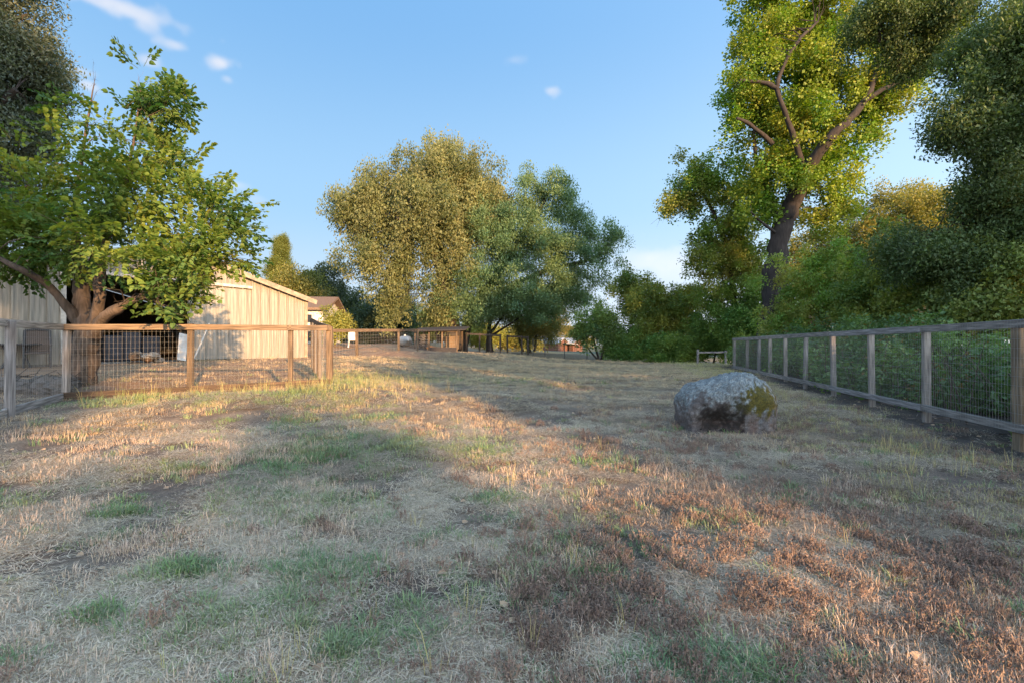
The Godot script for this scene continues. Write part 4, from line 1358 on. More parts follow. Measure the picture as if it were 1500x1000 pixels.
	tree("live_oak", "dense dark green oak to the right of the taller weeping oak", "tree", 40.5, [
		[[672, 516, 0.6, 0.5], [684, 480, 0.6, 0.45], [695, 450, 0.5, 0.4], [730, 400, 0, 0.3], [770, 340, 0, 0.2], [800, 290, 0, 0.1]],
		[[700, 445, 0, 0.24], [790, 400, -0.5, 0.18], [850, 385, -0.5, 0.12], [890, 370, -0.5, 0.06]],
		[[735, 395, 0, 0.2], [740, 330, -0.5, 0.14], [745, 290, -0.5, 0.06]]],
		[[780, 300, 0, 40, 40, 2.4, 1.0], [822, 295, 0, 24, 34, 1.8, 0.9], [730, 350, -1, 52, 42, 3.0, 1.0], [790, 365, -1, 55, 48, 3.0, 1.0], [720, 410, -1.2, 55, 45, 3.0, 1.0], [780, 430, -1.2, 58, 45, 3.0, 1.0], [840, 390, -0.5, 40, 40, 2.4, 0.9], [885, 365, -0.5, 32, 30, 1.8, 0.9], [905, 345, -0.5, 16, 16, 1.0, 0.6], [690, 450, -1, 40, 30, 2.2, 0.7], [830, 440, -0.5, 38, 32, 2.0, 0.8], [880, 410, -0.5, 30, 16, 1.4, 0.5], [660, 420, -1.5, 40, 40, 1.6, 0.6], [850, 335, -0.3, 28, 26, 1.6, 0.8], [700, 335, -0.8, 36, 36, 2.2, 0.8], [775, 262, 0, 14, 16, 1.0, 0.5], [818, 262, 0, 12, 16, 1.0, 0.5]],
		{"mesh": live, "n": 4300, "s0": 0.6, "s1": 1.1, "a": Color(0.105, 0.209, 0.117), "b": Color(0.223, 0.325, 0.147), "gap": -0.04, "freq": 0.8, "seed": 9, "shell": 0.45}, M.bark_dark)
	tree("young_oak", "small multi stemmed oak between the far fence posts", "tree", 42.0, [
		[[717, 515, 0, 0.26], [717, 492, 0, 0.2], [716, 470, 0, 0.1], [708, 445, 0, 0.05]],
		[[718, 488, 0, 0.12], [732, 470, 0, 0.09], [745, 450, 0, 0.05]],
		[[719, 492, 0, 0.11], [742, 478, -0.3, 0.08], [765, 462, -0.3, 0.04]],
		[[717, 480, 0, 0.1], [722, 460, 0.2, 0.07], [728, 440, 0.2, 0.04]]],
		[[715, 450, 0, 35, 22, 1.6, 1.0], [755, 455, 0, 35, 26, 1.6, 1.0], [700, 470, 0, 20, 14, 1.0, 0.6]],
		{"mesh": live, "n": 420, "s0": 0.5, "s1": 0.95, "a": Color(0.127, 0.199, 0.100), "b": Color(0.256, 0.312, 0.127), "gap": -0.05, "freq": 0.6}, M.bark_dark)
	tree("screen_oak", "dark slender oaks with thin stems left of the far barn", "tree", 44.0, [
		[[775, 515, 0, 0.14], [772, 490, 0, 0.12], [768, 450, 0, 0.08]], [[766, 515, 0, 0.11], [760, 490, 0, 0.1], [755, 450, 0, 0.06]], [[783, 514, 0, 0.1], [786, 480, 0, 0.08], [790, 450, 0, 0.05]]],
		[[790, 465, 0, 40, 28, 1.8, 1.0], [760, 475, 0, 26, 26, 1.5, 1.0], [800, 490, 0, 18, 16, 1.2, 0.7], [778, 498, 0, 16, 12, 1.0, 0.6]],
		{"mesh": live, "n": 620, "s0": 0.6, "s1": 1.05, "a": Color(0.127, 0.182, 0.084), "b": Color(0.312, 0.296, 0.100), "gap": -0.12, "freq": 0.6}, M.bark_dark)
	# trees behind the shed and house
	tree("cypress_tree", "pointed yellow green conifer rising behind the shed roof", "tree", 55.0, [
		[[411, 500, 0, 0.3], [411, 440, 0, 0.2], [412, 350, 0, 0.05]]],
		[[411, 430, 0, 26, 30, 1.7, 1.0], [411, 402, 0, 19, 26, 1.3, 1.3], [411, 382, 0, 14, 20, 0.9, 1.5], [412, 365, 0, 9, 16, 0.6, 2.0], [413, 352, 0, 4, 9, 0.3, 3.0], [398, 405, 0, 10, 20, 0.7, 0.8]],
		{"mesh": fine, "br": 0.45, "by": 1.2, "n": 2000, "s0": 0.8, "s1": 1.3, "a": Color(0.145, 0.189, 0.043), "b": Color(0.246, 0.275, 0.065), "gap": -0.3, "freq": 0.6}, M.bark_dark, "", 3)
	var back := [["rounded olive tree behind the shed roof right of the conifer", 440, 425, 34, 32, 52.0, Color(0.151, 0.179, 0.052), Color(0.264, 0.246, 0.070), 600],
		["dark blue green tree standing tall behind the white house", 476, 425, 32, 36, 58.0, Color(0.056, 0.094, 0.070), Color(0.113, 0.142, 0.070), 700],
		["dark spreading tree right of the white house", 522, 455, 44, 36, 56.0, Color(0.056, 0.104, 0.061), Color(0.113, 0.151, 0.070), 800],
		["low dark tree behind the pen under the weeping oak", 560, 472, 42, 28, 54.0, Color(0.056, 0.104, 0.070), Color(0.094, 0.142, 0.078), 700],
		["sunlit yellow green tree seen low between the oak and the dark conifer", 622, 475, 26, 20, 62.0, Color(0.264, 0.320, 0.052), Color(0.360, 0.360, 0.086), 500],
		["bright yellow tree seen behind the small fence right of the oak trunk", 700, 488, 28, 14, 66.0, Color(0.282, 0.302, 0.052), Color(0.360, 0.360, 0.086), 400],
		["pale sunlit tree behind the slender oaks and the far fence", 752, 492, 30, 13, 70.0, Color(0.302, 0.282, 0.070), Color(0.360, 0.360, 0.104), 400],
		["tall olive tree directly behind the far barn", 806, 470, 26, 24, 105.0, Color(0.170, 0.170, 0.070), Color(0.320, 0.264, 0.086), 600],
		["golden lit tree behind the barn's right gable", 848, 488, 22, 14, 110.0, Color(0.339, 0.282, 0.104), Color(0.360, 0.360, 0.139), 400]]
	for q in back:
		var d: float = q[5]
		tree("background_tree", q[0], "tree", d, [[[q[1], 506, 0, 0.28], [q[1] + 2, 480, 0, 0.22], [q[1] - 2, q[2], 0, 0.1]]],
			[[q[1], q[2], 0, q[3], q[4], q[3] / F * d, 1.0], [q[1] - q[3] * 0.5, q[2] + q[4] * 0.5, 0, q[3] * 0.7, q[4] * 0.75, q[3] / F * d * 0.8, 0.8], [q[1] + q[3] * 0.55, q[2] + q[4] * 0.55, 0, q[3] * 0.65, q[4] * 0.75, q[3] / F * d * 0.8, 0.8]],
			{"mesh": live, "n": q[8], "s0": 0.9, "s1": 1.7, "a": q[6], "b": q[7], "gap": -0.2, "freq": 0.35, "seed": int(q[1])}, M.bark_dark, "trees far behind the yard", 3)
	tree("fir_tree", "dark spiky conifer half hidden behind the weeping oak", "tree", 64.0, [[[598, 506, 0, 0.35], [598, 450, 0, 0.22], [597, 400, 0, 0.06]]],
		[[598, 488, 0, 26, 6, 2.2, 1.0], [598, 470, 0, 22, 5, 1.9, 1.0], [598, 452, 0, 20, 5, 1.6, 0.9], [597, 436, 0, 14, 5, 1.2, 0.8], [597, 420, 0, 9, 6, 0.8, 0.6]],
		{"mesh": fine, "n": 700, "s0": 0.8, "s1": 1.4, "a": Color(0.029, 0.058, 0.051), "b": Color(0.065, 0.094, 0.072), "gap": -0.3, "freq": 0.5}, M.bark_dark, "", 4)
	tree("yellow_shrub", "bright yellow green shrub beside the white house", "shrub", 31.0, [[[491, 512, 0, 0.08], [490, 495, 0, 0.06], [490, 465, 0, 0.03]]],
		[[490, 485, 0, 18, 26, 0.8, 1.0], [483, 462, 0, 8, 14, 0.5, 0.7], [498, 470, 0, 8, 14, 0.5, 0.7]],
		{"mesh": bush, "n": 260, "s0": 0.5, "s1": 0.9, "a": Color(0.232, 0.275, 0.043), "b": Color(0.340, 0.340, 0.087), "gap": -0.3}, M.bark_brown, "", 3)
	# right tree line, far to near
	tree("corner_bush", "small dark tree with bare lower stems at the corner of the green field", "tree", 34.0, [
		[[878, 527, 0, 0.09], [872, 505, 0, 0.07], [866, 485, 0, 0.04]], [[880, 527, 0, 0.08], [886, 500, 0, 0.06], [890, 480, 0, 0.03]], [[876, 527, 0, 0.07], [862, 510, 0, 0.05], [852, 490, 0, 0.03]]],
		[[875, 478, 0, 28, 24, 1.2, 1.0], [862, 490, 0, 22, 16, 1.0, 0.9], [892, 492, 0, 22, 18, 1.0, 0.9], [885, 460, 0, 16, 16, 0.8, 0.7]],
		{"mesh": bush, "n": 520, "s0": 0.5, "s1": 0.95, "a": Color(0.095, 0.190, 0.068), "b": Color(0.224, 0.325, 0.080), "gap": -0.12, "freq": 0.7}, M.bark_dark)
	tree("edge_tree", "leafy tree with a thin dark stem left of the rail frame", "tree", 35.0, [
		[[963, 530, 0, 0.16], [960, 495, 0, 0.13], [955, 450, 0, 0.08], [950, 420, 0, 0.04]], [[966, 530, 0.3, 0.12], [985, 490, 0.3, 0.09], [1000, 450, 0.3, 0.04]]],
		[[950, 450, 0, 40, 38, 1.9, 1.0], [925, 430, 0.5, 26, 24, 1.3, 0.8], [985, 460, 0, 40, 32, 1.8, 1.0], [1005, 440, 0.5, 26, 24, 1.4, 0.8], [945, 490, 0, 40, 26, 1.6, 0.8], [912, 420, 1, 18, 20, 1.0, 0.6], [1000, 490, 0.2, 40, 24, 1.6, 0.8]],
		{"mesh": bush, "n": 1700, "s0": 0.6, "s1": 1.1, "a": Color(0.127, 0.221, 0.057), "b": Color(0.351, 0.360, 0.068), "gap": -0.13, "br": 0.7, "freq": 0.55, "seed": 21}, M.bark_dark)
	var bushes := [["low dark green bush beside the small corner tree", 922, 508, 32, 22, 34.0, 420], ["dense green bush under the thin stemmed tree", 980, 508, 46, 22, 33.0, 620], ["bright green bush behind the rail frame", 1045, 488, 44, 40, 33.5, 900], ["tall green bush at the far end of the right fence", 1095, 465, 40, 50, 30.0, 1000]]
	for q in bushes:
		var d: float = q[5]
		tree("hedge_bush", q[0], "bush", d, [[[q[1], 532, 0, 0.06], [q[1] + 3, 510, 0, 0.05], [q[1], q[2], 0, 0.03]]],
			[[q[1], q[2], 0, q[3], q[4], 1.5, 1.0], [q[1] - q[3] * 0.5, q[2] + q[4] * 0.35, -0.3, q[3] * 0.6, q[4] * 0.6, 1.1, 0.8], [q[1] + q[3] * 0.5, q[2] + q[4] * 0.3, -0.3, q[3] * 0.6, q[4] * 0.6, 1.1, 0.8]],
			{"mesh": bush, "n": q[6], "s0": 0.55, "s1": 1.0, "a": Color(0.112, 0.250, 0.057), "b": Color(0.255, 0.360, 0.080), "gap": -0.2, "br": 0.5, "freq": 0.6, "seed": int(q[1])}, M.bark_dark, "bushes along the right edge", 4)
	tree("slim_cottonwood", "slim cottonwood with a pale sunlit top left of the great trunk", "tree", 31.0, [
		[[1080, 520, 0, 0.22], [1078, 470, 0, 0.2], [1074, 420, 0, 0.17], [1060, 350, 0, 0.12], [1035, 290, -0.3, 0.08], [1010, 260, -0.5, 0.04]],
		[[1070, 400, 0, 0.1], [1090, 340, 0, 0.07], [1095, 300, 0, 0.04]]],
		[[1030, 275, 0, 38, 40, 1.5, 1.0], [995, 300, -0.3, 28, 18, 1.0, 0.7], [970, 310, -0.5, 16, 12, 0.7, 0.5], [1055, 330, 0, 40, 36, 1.6, 0.9], [1085, 300, 0.3, 36, 50, 1.6, 0.9], [1045, 385, 0, 38, 34, 1.5, 0.9], [1085, 380, 0.5, 40, 50, 1.7, 0.9], [1050, 430, 0, 30, 30, 1.4, 0.7], [1020, 240, 0, 24, 18, 0.9, 0.7], [1020, 350, 0, 18, 14, 0.8, 0.5]],
		{"mesh": cotton, "n": 1700, "s0": 0.5, "s1": 1.0, "a": Color(0.190, 0.352, 0.068), "b": Color(0.360, 0.360, 0.103), "gap": 0.0, "br": 0.7, "freq": 0.9, "seed": 22}, M.bark_dark)
	tree("great_cottonwood", "huge cottonwood with a thick dark leaning trunk and bright yellow green leaves", "tree", 26.0, [
		[[1126, 520, 0, 0.62], [1130, 470, 0, 0.55], [1137, 400, 0, 0.52], [1146, 340, 0, 0.48], [1162, 300, 0, 0.4], [1185, 245, -1.1, 0.28], [1215, 205, -1.8, 0.22], [1240, 180, -2.0, 0.18], [1272, 140, -2.1, 0.14], [1285, 100, -1.9, 0.1], [1290, 40, -1.5, 0.08], [1290, -40, -1, 0.04]],
		[[1150, 335, 0, 0.2], [1125, 290, 0.4, 0.15], [1110, 240, 0.6, 0.1], [1105, 190, 0.5, 0.06]],
		[[1180, 250, -0.9, 0.18], [1155, 175, -1.5, 0.11], [1140, 130, -1.8, 0.1], [1150, 95, -1.8, 0.075], [1170, 60, -1.6, 0.08], [1200, 30, -1.2, 0.05]],
		[[1141, 130, -1.8, 0.12], [1120, 120, -1.7, 0.1], [1085, 117, -1.5, 0.06]],
		[[1132, 210, -0.6, 0.13], [1100, 182, -1.3, 0.09], [1080, 172, -1.5, 0.06]],
		[[1262, 152, -2.0, 0.12], [1295, 130, -2.3, 0.09], [1340, 112, -2.4, 0.07]],
		[[1150, 350, 0, 0.09], [1122, 330, -0.6, 0.06], [1100, 310, -1.0, 0.03]]],
		[[1130, 30, 0, 50, 55, 1.8, 1.0], [1190, 20, 0, 55, 55, 1.9, 1.0], [1125, 110, 0, 55, 50, 1.8, 1.0], [1190, 110, 0, 60, 55, 2.0, 1.0], [1080, 150, 0, 38, 32, 1.3, 0.8], [1130, 180, 0.4, 60, 45, 2.0, 1.0], [1210, 180, -0.4, 55, 45, 1.8, 1.0], [1260, 180, -0.6, 45, 55, 1.6, 0.9], [1150, 240, 0, 60, 42, 2.0, 1.0], [1215, 250, 0, 50, 45, 1.7, 0.9], [1120, 290, 0.4, 48, 40, 1.6, 0.9], [1200, 310, 0.8, 55, 40, 1.6, 0.8], [1270, 110, -1, 50, 50, 1.6, 0.9], [1320, 130, -1.2, 40, 45, 1.3, 0.8], [1250, 40, -0.6, 50, 55, 1.8, 0.9], [1150, -40, 0, 90, 50, 2.2, 0.8], [1100, 70, 0, 25, 25, 0.9, 0.6], [1375, 60, -1.2, 40, 50, 1.3, 0.7]],
		{"mesh": cotton, "n": 4300, "s0": 0.55, "s1": 1.05, "a": Color(0.172, 0.342, 0.044), "b": Color(0.368, 0.400, 0.070), "gap": 0.09, "br": 0.75, "freq": 0.75, "seed": 23, "shell": 0.5}, M.bark_old, "", 6)
	# undergrowth behind the fence and sunlit trees beyond it
	var mids := [["fresh green sapling thicket at the foot of the great trunk", 1160, 440, 50, 70, 23.0, Color(0.208, 0.400, 0.075), Color(0.400, 0.400, 0.107), 1200], ["green sapling with thin stems right of the great trunk", 1225, 430, 48, 75, 21.0, Color(0.208, 0.381, 0.067), Color(0.400, 0.400, 0.107), 1200],
		["dark leafy tree behind the middle of the right fence", 1300, 420, 55, 80, 18.5, Color(0.154, 0.271, 0.067), Color(0.368, 0.400, 0.090), 1300], ["dark leafy tree behind the near posts of the right fence", 1390, 430, 65, 70, 15.5, Color(0.154, 0.252, 0.075), Color(0.338, 0.400, 0.090), 1200], ["green leafy tree low at the right edge above the rail", 1480, 420, 60, 70, 13.5, Color(0.184, 0.271, 0.090), Color(0.338, 0.400, 0.107), 1000]]
	for q in mids:
		var d: float = q[5]
		tree("thicket_tree", q[0], "tree", d, [[[q[1], 535, 0.4, 0.07], [q[1] + 5, 480, 0.4, 0.06], [q[1] - 4, q[2], 0.2, 0.04], [q[1] + 6, q[2] - q[4] * 0.6, 0, 0.02]], [[q[1] + 12, 530, 0.2, 0.05], [q[1] + 22, 470, 0.1, 0.04], [q[1] + 30, q[2] - 10, 0, 0.02]], [[q[1] - 14, 530, 0.2, 0.05], [q[1] - 26, 470, 0.1, 0.04], [q[1] - 24, q[2] - 20, 0, 0.02]]],
			[[q[1], q[2], 0, q[3], q[4], 1.3, 1.0], [q[1] - q[3] * 0.5, q[2] + 30, -0.2, q[3] * 0.7, q[4] * 0.6, 1.0, 0.9], [q[1] + q[3] * 0.5, q[2] + 25, -0.2, q[3] * 0.7, q[4] * 0.6, 1.0, 0.9]],
			{"mesh": bush, "n": int(q[8] * 0.75), "s0": 0.42, "s1": 0.8, "a": q[6], "b": q[7], "gap": 0.0, "br": 0.4, "freq": 0.9, "seed": int(q[1])}, M.bark_dark, "trees behind the right fence", 6)
	var gold := [["golden lit tree glimpsed beyond the thicket right of the great trunk", 1230, 390, 70, 85, 44.0], ["tall golden tree top above the dark trees on the right", 1340, 330, 75, 70, 40.0], ["golden lit tree low behind the dark trees at the right edge", 1440, 390, 80, 100, 38.0]]
	for q in gold:
		var d: float = q[5]
		tree("golden_tree", q[0], "tree", d, [[[q[1], 512, 0, 0.3], [q[1] + 8, 440, 0, 0.24], [q[1], q[2] - 20, 0, 0.1]]],
			[[q[1], q[2], 0, q[3], q[4], 2.6, 1.0], [q[1] - 45, q[2] + 35, 0, q[3] * 0.6, q[4] * 0.7, 2.0, 0.8], [q[1] + 50, q[2] + 25, 0, q[3] * 0.6, q[4] * 0.7, 2.0, 0.8]],
			{"mesh": oak, "n": 1900, "s0": 0.7, "s1": 1.25, "a": Color(0.172, 0.184, 0.044), "b": Color(0.322, 0.299, 0.066), "gap": -0.1, "freq": 0.5, "seed": int(q[1])}, M.bark_brown, "sunlit trees beyond the thicket", 4)
	tree("overhanging_oak", "dark oak leaning in from the right edge with long drooping boughs", "tree", 13.5, [
		[[1640, 560, 0, 0.4], [1630, 420, 0, 0.34], [1600, 250, 0, 0.28], [1560, 80, 0.4, 0.22], [1500, -60, 0.8, 0.14]],
		[[1625, 400, 0, 0.2], [1540, 370, 0.4, 0.14], [1450, 365, 0.8, 0.1], [1380, 350, 1.0, 0.06], [1330, 360, 1.2, 0.03]],
		[[1600, 250, 0, 0.18], [1520, 160, 0.2, 0.12], [1450, 110, 0.4, 0.06], [1410, 150, 0.4, 0.03]],
		[[1560, 80, 0.4, 0.2], [1470, -30, 1.5, 0.16], [1400, -10, 2.5, 0.12], [1340, 40, 3.0, 0.08], [1290, 60, 3.2, 0.04]]],
		[[1470, 60, 0, 55, 70, 1.2, 1.0], [1450, 160, 0, 55, 55, 1.1, 1.0], [1480, 250, 0, 45, 65, 1.1, 1.0], [1420, 200, 0, 34, 22, 0.7, 0.8], [1385, 195, 0.2, 20, 10, 0.4, 0.5], [1480, 350, 0.2, 50, 50, 1.1, 0.9], [1410, 380, 0.8, 60, 30, 1.0, 0.9], [1340, 375, 1.1, 50, 30, 1.0, 0.8], [1330, 20, 3.0, 50, 42, 1.1, 0.8], [1385, 15, 2.5, 40, 38, 1.0, 0.8], [1280, 30, 3.2, 36, 36, 1.0, 0.7], [1340, 80, 3.0, 46, 30, 0.9, 0.6], [1560, 200, 0, 70, 250, 2.0, 0.7], [1430, 290, 0.3, 30, 26, 0.7, 0.6], [1455, 420, 0.3, 60, 34, 1.0, 0.8]],
		{"mesh": fine, "n": 4300, "s0": 0.6, "s1": 1.15, "a": Color(0.090, 0.147, 0.065), "b": Color(0.186, 0.256, 0.094), "gap": -0.03, "br": 0.5, "per": 8, "freq": 1.1, "seed": 31}, M.bark_dark, "", 7)
	# brambles behind the fence
	var br := thing("bramble_hedge", "dense dark bramble thicket filling the space behind the right fence", "bramble", G(8.0, 10.0))
	br.set_meta("kind", "stuff")
	var bl := []
	for i in 17:
		var d := 3.4 + i * 1.35
		var x := fence_right_x(d) + 1.25 + rng.randf_range(0.0, 0.25)
		var h := rng.randf_range(0.55, 0.8)
		bl.append([Vector3(x, gh(x, d) + h * 0.75, -d), Vector3(0.95, h, 0.95), 1.0])
		bl.append([Vector3(x + 1.5, gh(x + 1.5, d) + h * 1.15, -d), Vector3(1.2, h * 1.25, 1.0), 0.7])
	var bram := clump(40, 0.3, 0.085, 0.05, 0.15)
	crown(br, bl, {"mesh": bram, "n": 5200, "s0": 0.65, "s1": 1.2, "a": Color(0.091, 0.183, 0.079), "b": Color(0.214, 0.336, 0.127), "gap": -0.3, "br": 0.4, "freq": 1.3, "seed": 41, "dry": 0.04}, "foliage")
	var mb := MB.new()
	for i in 260:
		var d := rng.randf_range(3.2, 22.0)
		var x := fence_right_x(d) + rng.randf_range(0.4, 1.6)
		var a := G(x, d)
		var b := a + Vector3(rng.randf_range(-0.5, 0.3), rng.randf_range(0.5, 1.2), rng.randf_range(-0.6, 0.6))
		var c := b + Vector3(rng.randf_range(-0.4, 0.2), rng.randf_range(-0.5, 0.1), rng.randf_range(-0.7, 0.7))
		mb.tube([a - br.position, a.lerp(b, 0.6) + Vector3(0, 0.1, 0) - br.position, b - br.position, c - br.position], [0.006, 0.006, 0.005, 0.003], 4, 0.0, null, false)
	put(mb, "canes", M.bark_brown, br, "stuff")
	# the trees at the photographer's back, towards the sun, whose shade lies over the yard
	var row := [[-10.5, 21.0, 3.6], [-4.8, 19.5, 2.9], [-1.0, 9.0, 1.9], [0.95, 9.5, 1.25], [5.7, 11.2, 2.1], [3.1, 3.6, 0.6], [10.2, 15.0, 2.9], [15.0, 15.0, 2.9], [19.8, 18.0, 3.0], [24.5, 19.0, 3.2], [29.5, 19.0, 3.2]]  # the small bush is added, unseen, to dapple the light in the gap
	var big := clump(40, 0.8, 0.42, 0.26, 0.2)
	var desc := ["leftmost of the shade trees behind the photographer", "second tall shade tree from the left behind the photographer", "low round tree behind the photographer", "low round tree just left of the sun gap", "tree just right of the sun gap behind the photographer", "small thin bush added to dapple the sun gap behind the photographer", "broad tree behind the photographer", "broad tree toward the right behind the photographer", "tall tree at the right behind the photographer", "taller tree at the right behind the photographer", "rightmost tall tree behind the photographer"]
	for i in row.size():
		var u: float = row[i][0]
		var h: float = row[i][1]
		var w: float = row[i][2]
		# u runs across the sun's direction, 45 m towards the sun
		var c := Vector3(0.87 * u + 0.49 * 45.0, 0, -0.49 * u + 0.87 * 45.0)
		var gy := gh(c.x, -c.z)
		var o := thing("shade_tree", desc[i], "tree", Vector3(c.x, gy, c.z), 0.0, "shade trees behind the photographer")
		mb = MB.new()
		mb.tube([Vector3(0, -0.1, 0), Vector3(0.1, h * 0.3, 0), Vector3(-0.1, h * 0.7, 0.1)], [0.3, 0.24, 0.08], 9)
		put(mb, "trunk", M.bark_dark, o)
		var bb := []
		var n := int(max(h / 1.6, 2.0))
		for k in n:
			var yy: float = 0.9 + (h - 1.8) * k / max(n - 1, 1)
			bb.append([Vector3(c.x, gy + yy, c.z), Vector3(w * (1.0 if k < n - 1 else 0.75), 1.35, w * 0.8), 1.0])
		crown(o, bb, {"mesh": big, "n": int(h * w * (14.0 if w > 1.0 else 7.0)), "s0": 0.7, "s1": 1.1, "a": Color(0.04, 0.06, 0.03), "b": Color(0.08, 0.1, 0.04), "gap": -0.4, "seed": i, "shell": 0.5, "br": 1.0, "per": 6, "by": 1.0})

# ---------------------------------------------------------------- sky
func sky_panorama(to_sun: Vector3, gain: float) -> ImageTexture:
	var w := 2048
	var h := 1024
	var up := h / 2
	var row := PackedFloat32Array()
	row.resize(w * h * 3)
	var ts := to_sun.normalized()
	for y in h:
		var el := (0.5 - (y + 0.5) / h) * PI
		var e: float = max(el, 0.0)
		var c := Color(0.60, 0.74, 0.88).lerp(Color(0.325, 0.585, 0.875), smoothstep(0.0, 0.26, e)).lerp(Color(0.135, 0.375, 0.725), smoothstep(0.16, 0.62, e))
		if el < 0.0: c = Color(0.36, 0.33, 0.29)
		var ce := cos(el)
		var se := sin(el)
		for x4 in w / 4:
			var az := (x4 * 4.0 + 2.0) / w * TAU
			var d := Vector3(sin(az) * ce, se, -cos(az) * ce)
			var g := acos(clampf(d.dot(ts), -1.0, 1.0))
			var k := 14.0 * exp(-g / 0.62) if el >= 0.0 else 0.0      # sky glow towards the low sun, raised to lift the shade
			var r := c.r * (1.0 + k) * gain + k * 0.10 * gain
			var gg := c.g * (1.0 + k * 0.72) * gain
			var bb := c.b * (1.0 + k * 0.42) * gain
			for q in 4:
				var o := (y * w + x4 * 4 + q) * 3
				row[o] = r; row[o + 1] = gg; row[o + 2] = bb
	var nz := FastNoiseLite.new()
	nz.seed = 77; nz.frequency = 0.02; nz.fractal_octaves = 5
	# px, py, half width, half height (in photo pixels), strength
	var puffs := [[190, 12, 62, 14, 0.75], [150, 0, 50, 10, 0.7], [210, 32, 22, 15, 0.6], [318, 89, 18, 11, 0.95], [330, 113, 8, 5, 0.5], [215, 86, 17, 9, 0.75], [250, 62, 20, 8, 0.7], [108, 100, 24, 6, 0.6], [125, 122, 15, 8, 0.9], [333, 267, 22, 8, 0.6], [808, 131, 12, 7, 0.7], [372, 290, 16, 8, 0.25], [955, 380, 60, 20, 0.6], [990, 395, 40, 20, 0.45], [880, 360, 40, 14, 0.25], [755, 85, 18, 7, 0.2], [640, 380, 60, 20, 0.2], [1270, 100, 20, 12, 0.2]]
	for k in 60:      # the same small fair weather clouds all round, behind and beside the view
		puffs.append([rng.randf_range(0.9, 5.4), rng.randf_range(0.08, 0.9), rng.randf_range(0.012, 0.05), rng.randf_range(0.006, 0.018), rng.randf_range(0.2, 0.6), 1])
	for q in puffs:
		var az: float
		var el: float
		var rw: float
		var rh: float
		if q.size() > 5:
			az = q[0]; el = q[1]; rw = q[2]; rh = q[3]
		else:
			var v := Vector3((q[0] - 750.0) / F, (HZ - q[1]) / F, -1.0)
			var k := 1.0 / v.length()
			az = atan2(v.x, -v.z)
			el = asin(v.y * k)
			rw = q[2] / F * k / cos(el)
			rh = q[3] / F * k
		var cx := az / TAU * w
		var cy := (0.5 - el / PI) * h
		var ax := rw / TAU * w * 1.9
		var ay := rh / PI * h * 1.9
		for y in range(int(cy - ay), int(cy + ay) + 1):
			for x in range(int(cx - ax), int(cx + ax) + 1):
				if y < 0 or y >= up: continue
				var ex := (x - cx) / ax * 1.9
				var ey := (y - cy) / ay * 1.9
				var f := nz.get_noise_2d(x * 3.0, y * 4.0)
				var r := sqrt(ex * ex + ey * ey) * (1.0 + f * 0.7)
				var a: float = clampf(q[4] * smoothstep(1.25, 0.25, r) * (0.85 + 0.5 * f), 0.0, 1.0)
				var o := (y * w + posmod(x, w)) * 3
				var lum: float = max(row[o + 2], 0.88 * gain)
				row[o] = lerpf(row[o], lum * 0.98, a * 0.8)
				row[o + 1] = lerpf(row[o + 1], lum * 0.97, a * 0.8)
				row[o + 2] = lerpf(row[o + 2], lum * 1.02, a * 0.8)
	return ImageTexture.create_from_image(Image.create_from_data(w, h, false, Image.FORMAT_RGBF, row.to_byte_array()))

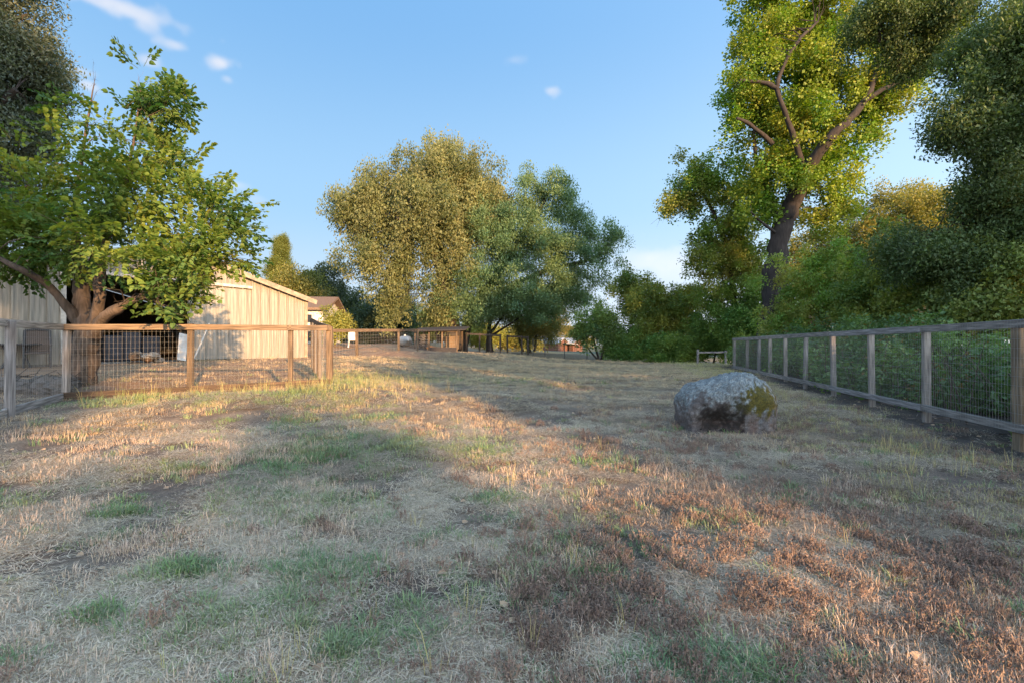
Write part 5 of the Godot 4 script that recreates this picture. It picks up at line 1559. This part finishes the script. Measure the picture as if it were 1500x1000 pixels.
func materials() -> void:
	var grain := ntex(0.02, 0.5, 1.0, 1, 5)
	var blotch := ntex(0.012, 0.72, 1.0, 2, 4)
	var streaks := ntex(0.016, 0.66, 1.0, 6, 4)
	var fine := ntex(0.05, 0.6, 1.0, 3, 5)
	M.wood_grey = mat(lin(0.50, 0.46, 0.44), 0.85, grain, Vector3(0.35, 5.0, 5.0))
	M.post_grey = mat(lin(0.46, 0.41, 0.38), 0.85, grain, Vector3(5.0, 0.35, 5.0))
	M.post_brown = mat(lin(0.27, 0.185, 0.118), 0.85, grain, Vector3(5.0, 0.35, 5.0))
	M.wood_post = mat(lin(0.42, 0.30, 0.19), 0.85, grain, Vector3(5.0, 0.4, 5.0))
	M.wood_brown = mat(lin(0.30, 0.205, 0.13), 0.85, grain, Vector3(0.35, 5.0, 5.0))
	M.board_dark = mat(lin(0.17, 0.11, 0.072), 0.9, grain, Vector3(0.35, 5.0, 5.0))
	M.wood_dark = mat(lin(0.10, 0.075, 0.06), 0.9, grain, Vector3(3.0, 0.6, 3.0))
	M.wire = mat(lin(0.30, 0.29, 0.28), 0.6, null, Vector3.ONE, 0.6)
	M.bark_brown = mat(lin(0.19, 0.142, 0.115), 0.95, grain, Vector3(3.0, 0.7, 3.0))
	M.bark_dark = mat(lin(0.085, 0.066, 0.058), 0.95, grain, Vector3(1.6, 0.35, 1.6))
	M.bark_old = mat(lin(0.065, 0.052, 0.05), 0.95, grain, Vector3(1.4, 0.3, 1.4))
	M.shed_wall = mat(lin(0.44, 0.41, 0.355), 0.5, streaks, Vector3(2.2, 0.16, 2.2), 0.0, true)
	M.roof_metal = mat(lin(0.34, 0.28, 0.22), 0.5, blotch)
	M.trim_tan = mat(lin(0.45, 0.36, 0.27), 0.6, blotch)
	M.trim_pale = mat(lin(0.66, 0.62, 0.56), 0.6, blotch)
	M.concrete = mat(lin(0.3, 0.27, 0.24), 0.9, fine)
	M.tarp = mat(lin(0.06, 0.065, 0.085), 0.7, blotch)
	M.pale_rag = mat(lin(0.5, 0.42, 0.35), 0.9, fine)
	M.dirt = mat(lin(0.30, 0.18, 0.11), 0.95, fine)
	M.white_paint = mat(lin(0.72, 0.70, 0.66), 0.5, blotch)
	M.white_wall = mat(lin(0.76, 0.74, 0.72), 0.8, blotch)
	M.roof_brown = mat(lin(0.30, 0.20, 0.14), 0.9, fine)
	M.roof_dark = mat(lin(0.05, 0.045, 0.05), 0.8, fine)
	M.roof_pale = mat(lin(0.5, 0.52, 0.55), 0.45, blotch)
	M.barn_wall = mat(lin(0.26, 0.12, 0.085), 0.9, grain)
	M.dark_glass = mat(lin(0.03, 0.035, 0.045), 0.1)
	M.sling = mat(lin(0.13, 0.095, 0.08), 0.9, fine, Vector3(3, 3, 3))
	M.dark_metal = mat(lin(0.035, 0.035, 0.04), 0.5)
	M.grey_rock = mat(lin(0.20, 0.18, 0.17), 0.95, fine, Vector3(2, 2, 2))
	M.stone = mat(Color(1, 1, 1), 0.92, fine, Vector3(2.5, 2.5, 2.5), 0.0, true)
	M.leaf = leaf_mat(0.95)
	M.grass = mat(Color(1, 1, 1), 0.8, null, Vector3.ONE, 0.0, true)
	M.grass_green = mat(lin(0.16, 0.29, 0.09), 0.7, null, Vector3.ONE, 0.0, true)
	M.dry_leaf = mat(lin(0.42, 0.27, 0.16), 0.8)

func _ready() -> void:
	rng.seed = 20
	noise.seed = 7
	noise.frequency = 0.35
	noise.fractal_octaves = 3
	# camera
	var cam := Camera3D.new()
	cam.name = "camera"
	cam.fov = rad_to_deg(2.0 * atan(500.0 / F))
	cam.near = 0.05
	cam.far = 1500.0
	cam.position = Vector3(0, 1.4, 0)
	cam.rotation.x = atan(4.0 / F)
	add_child(cam)
	# sky
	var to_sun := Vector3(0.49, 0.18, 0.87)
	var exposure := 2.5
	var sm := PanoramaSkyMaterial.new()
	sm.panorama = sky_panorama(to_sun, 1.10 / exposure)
	var sky := Sky.new()
	sky.sky_material = sm
	var env := Environment.new()
	env.background_mode = Environment.BG_SKY
	env.sky = sky
	env.tonemap_mode = Environment.TONE_MAPPER_LINEAR
	env.tonemap_exposure = exposure
	env.sdfgi_enabled = true
	env.ssao_enabled = true
	env.ssil_enabled = true
	var we := WorldEnvironment.new()
	we.name = "world_environment"
	we.environment = env
	add_child(we)
	# low evening sun from behind the right shoulder
	var sun := DirectionalLight3D.new()
	sun.name = "sun"
	sun.light_energy = 1.6
	sun.light_color = Color(1.0, 0.80, 0.57)
	sun.light_angular_distance = 0.5
	sun.shadow_enabled = true
	add_child(sun)
	sun.look_at_from_position(to_sun * 50.0, Vector3.ZERO)
	materials()
	bake_h()
	build_ground()
	shed()
	house_and_yard()
	trees()
	grass()

func house_and_yard() -> void:
	wire_fence_left()
	wire_fence_right()
	wire_fence_back()
	boulder()
	patio()
	yard_things()
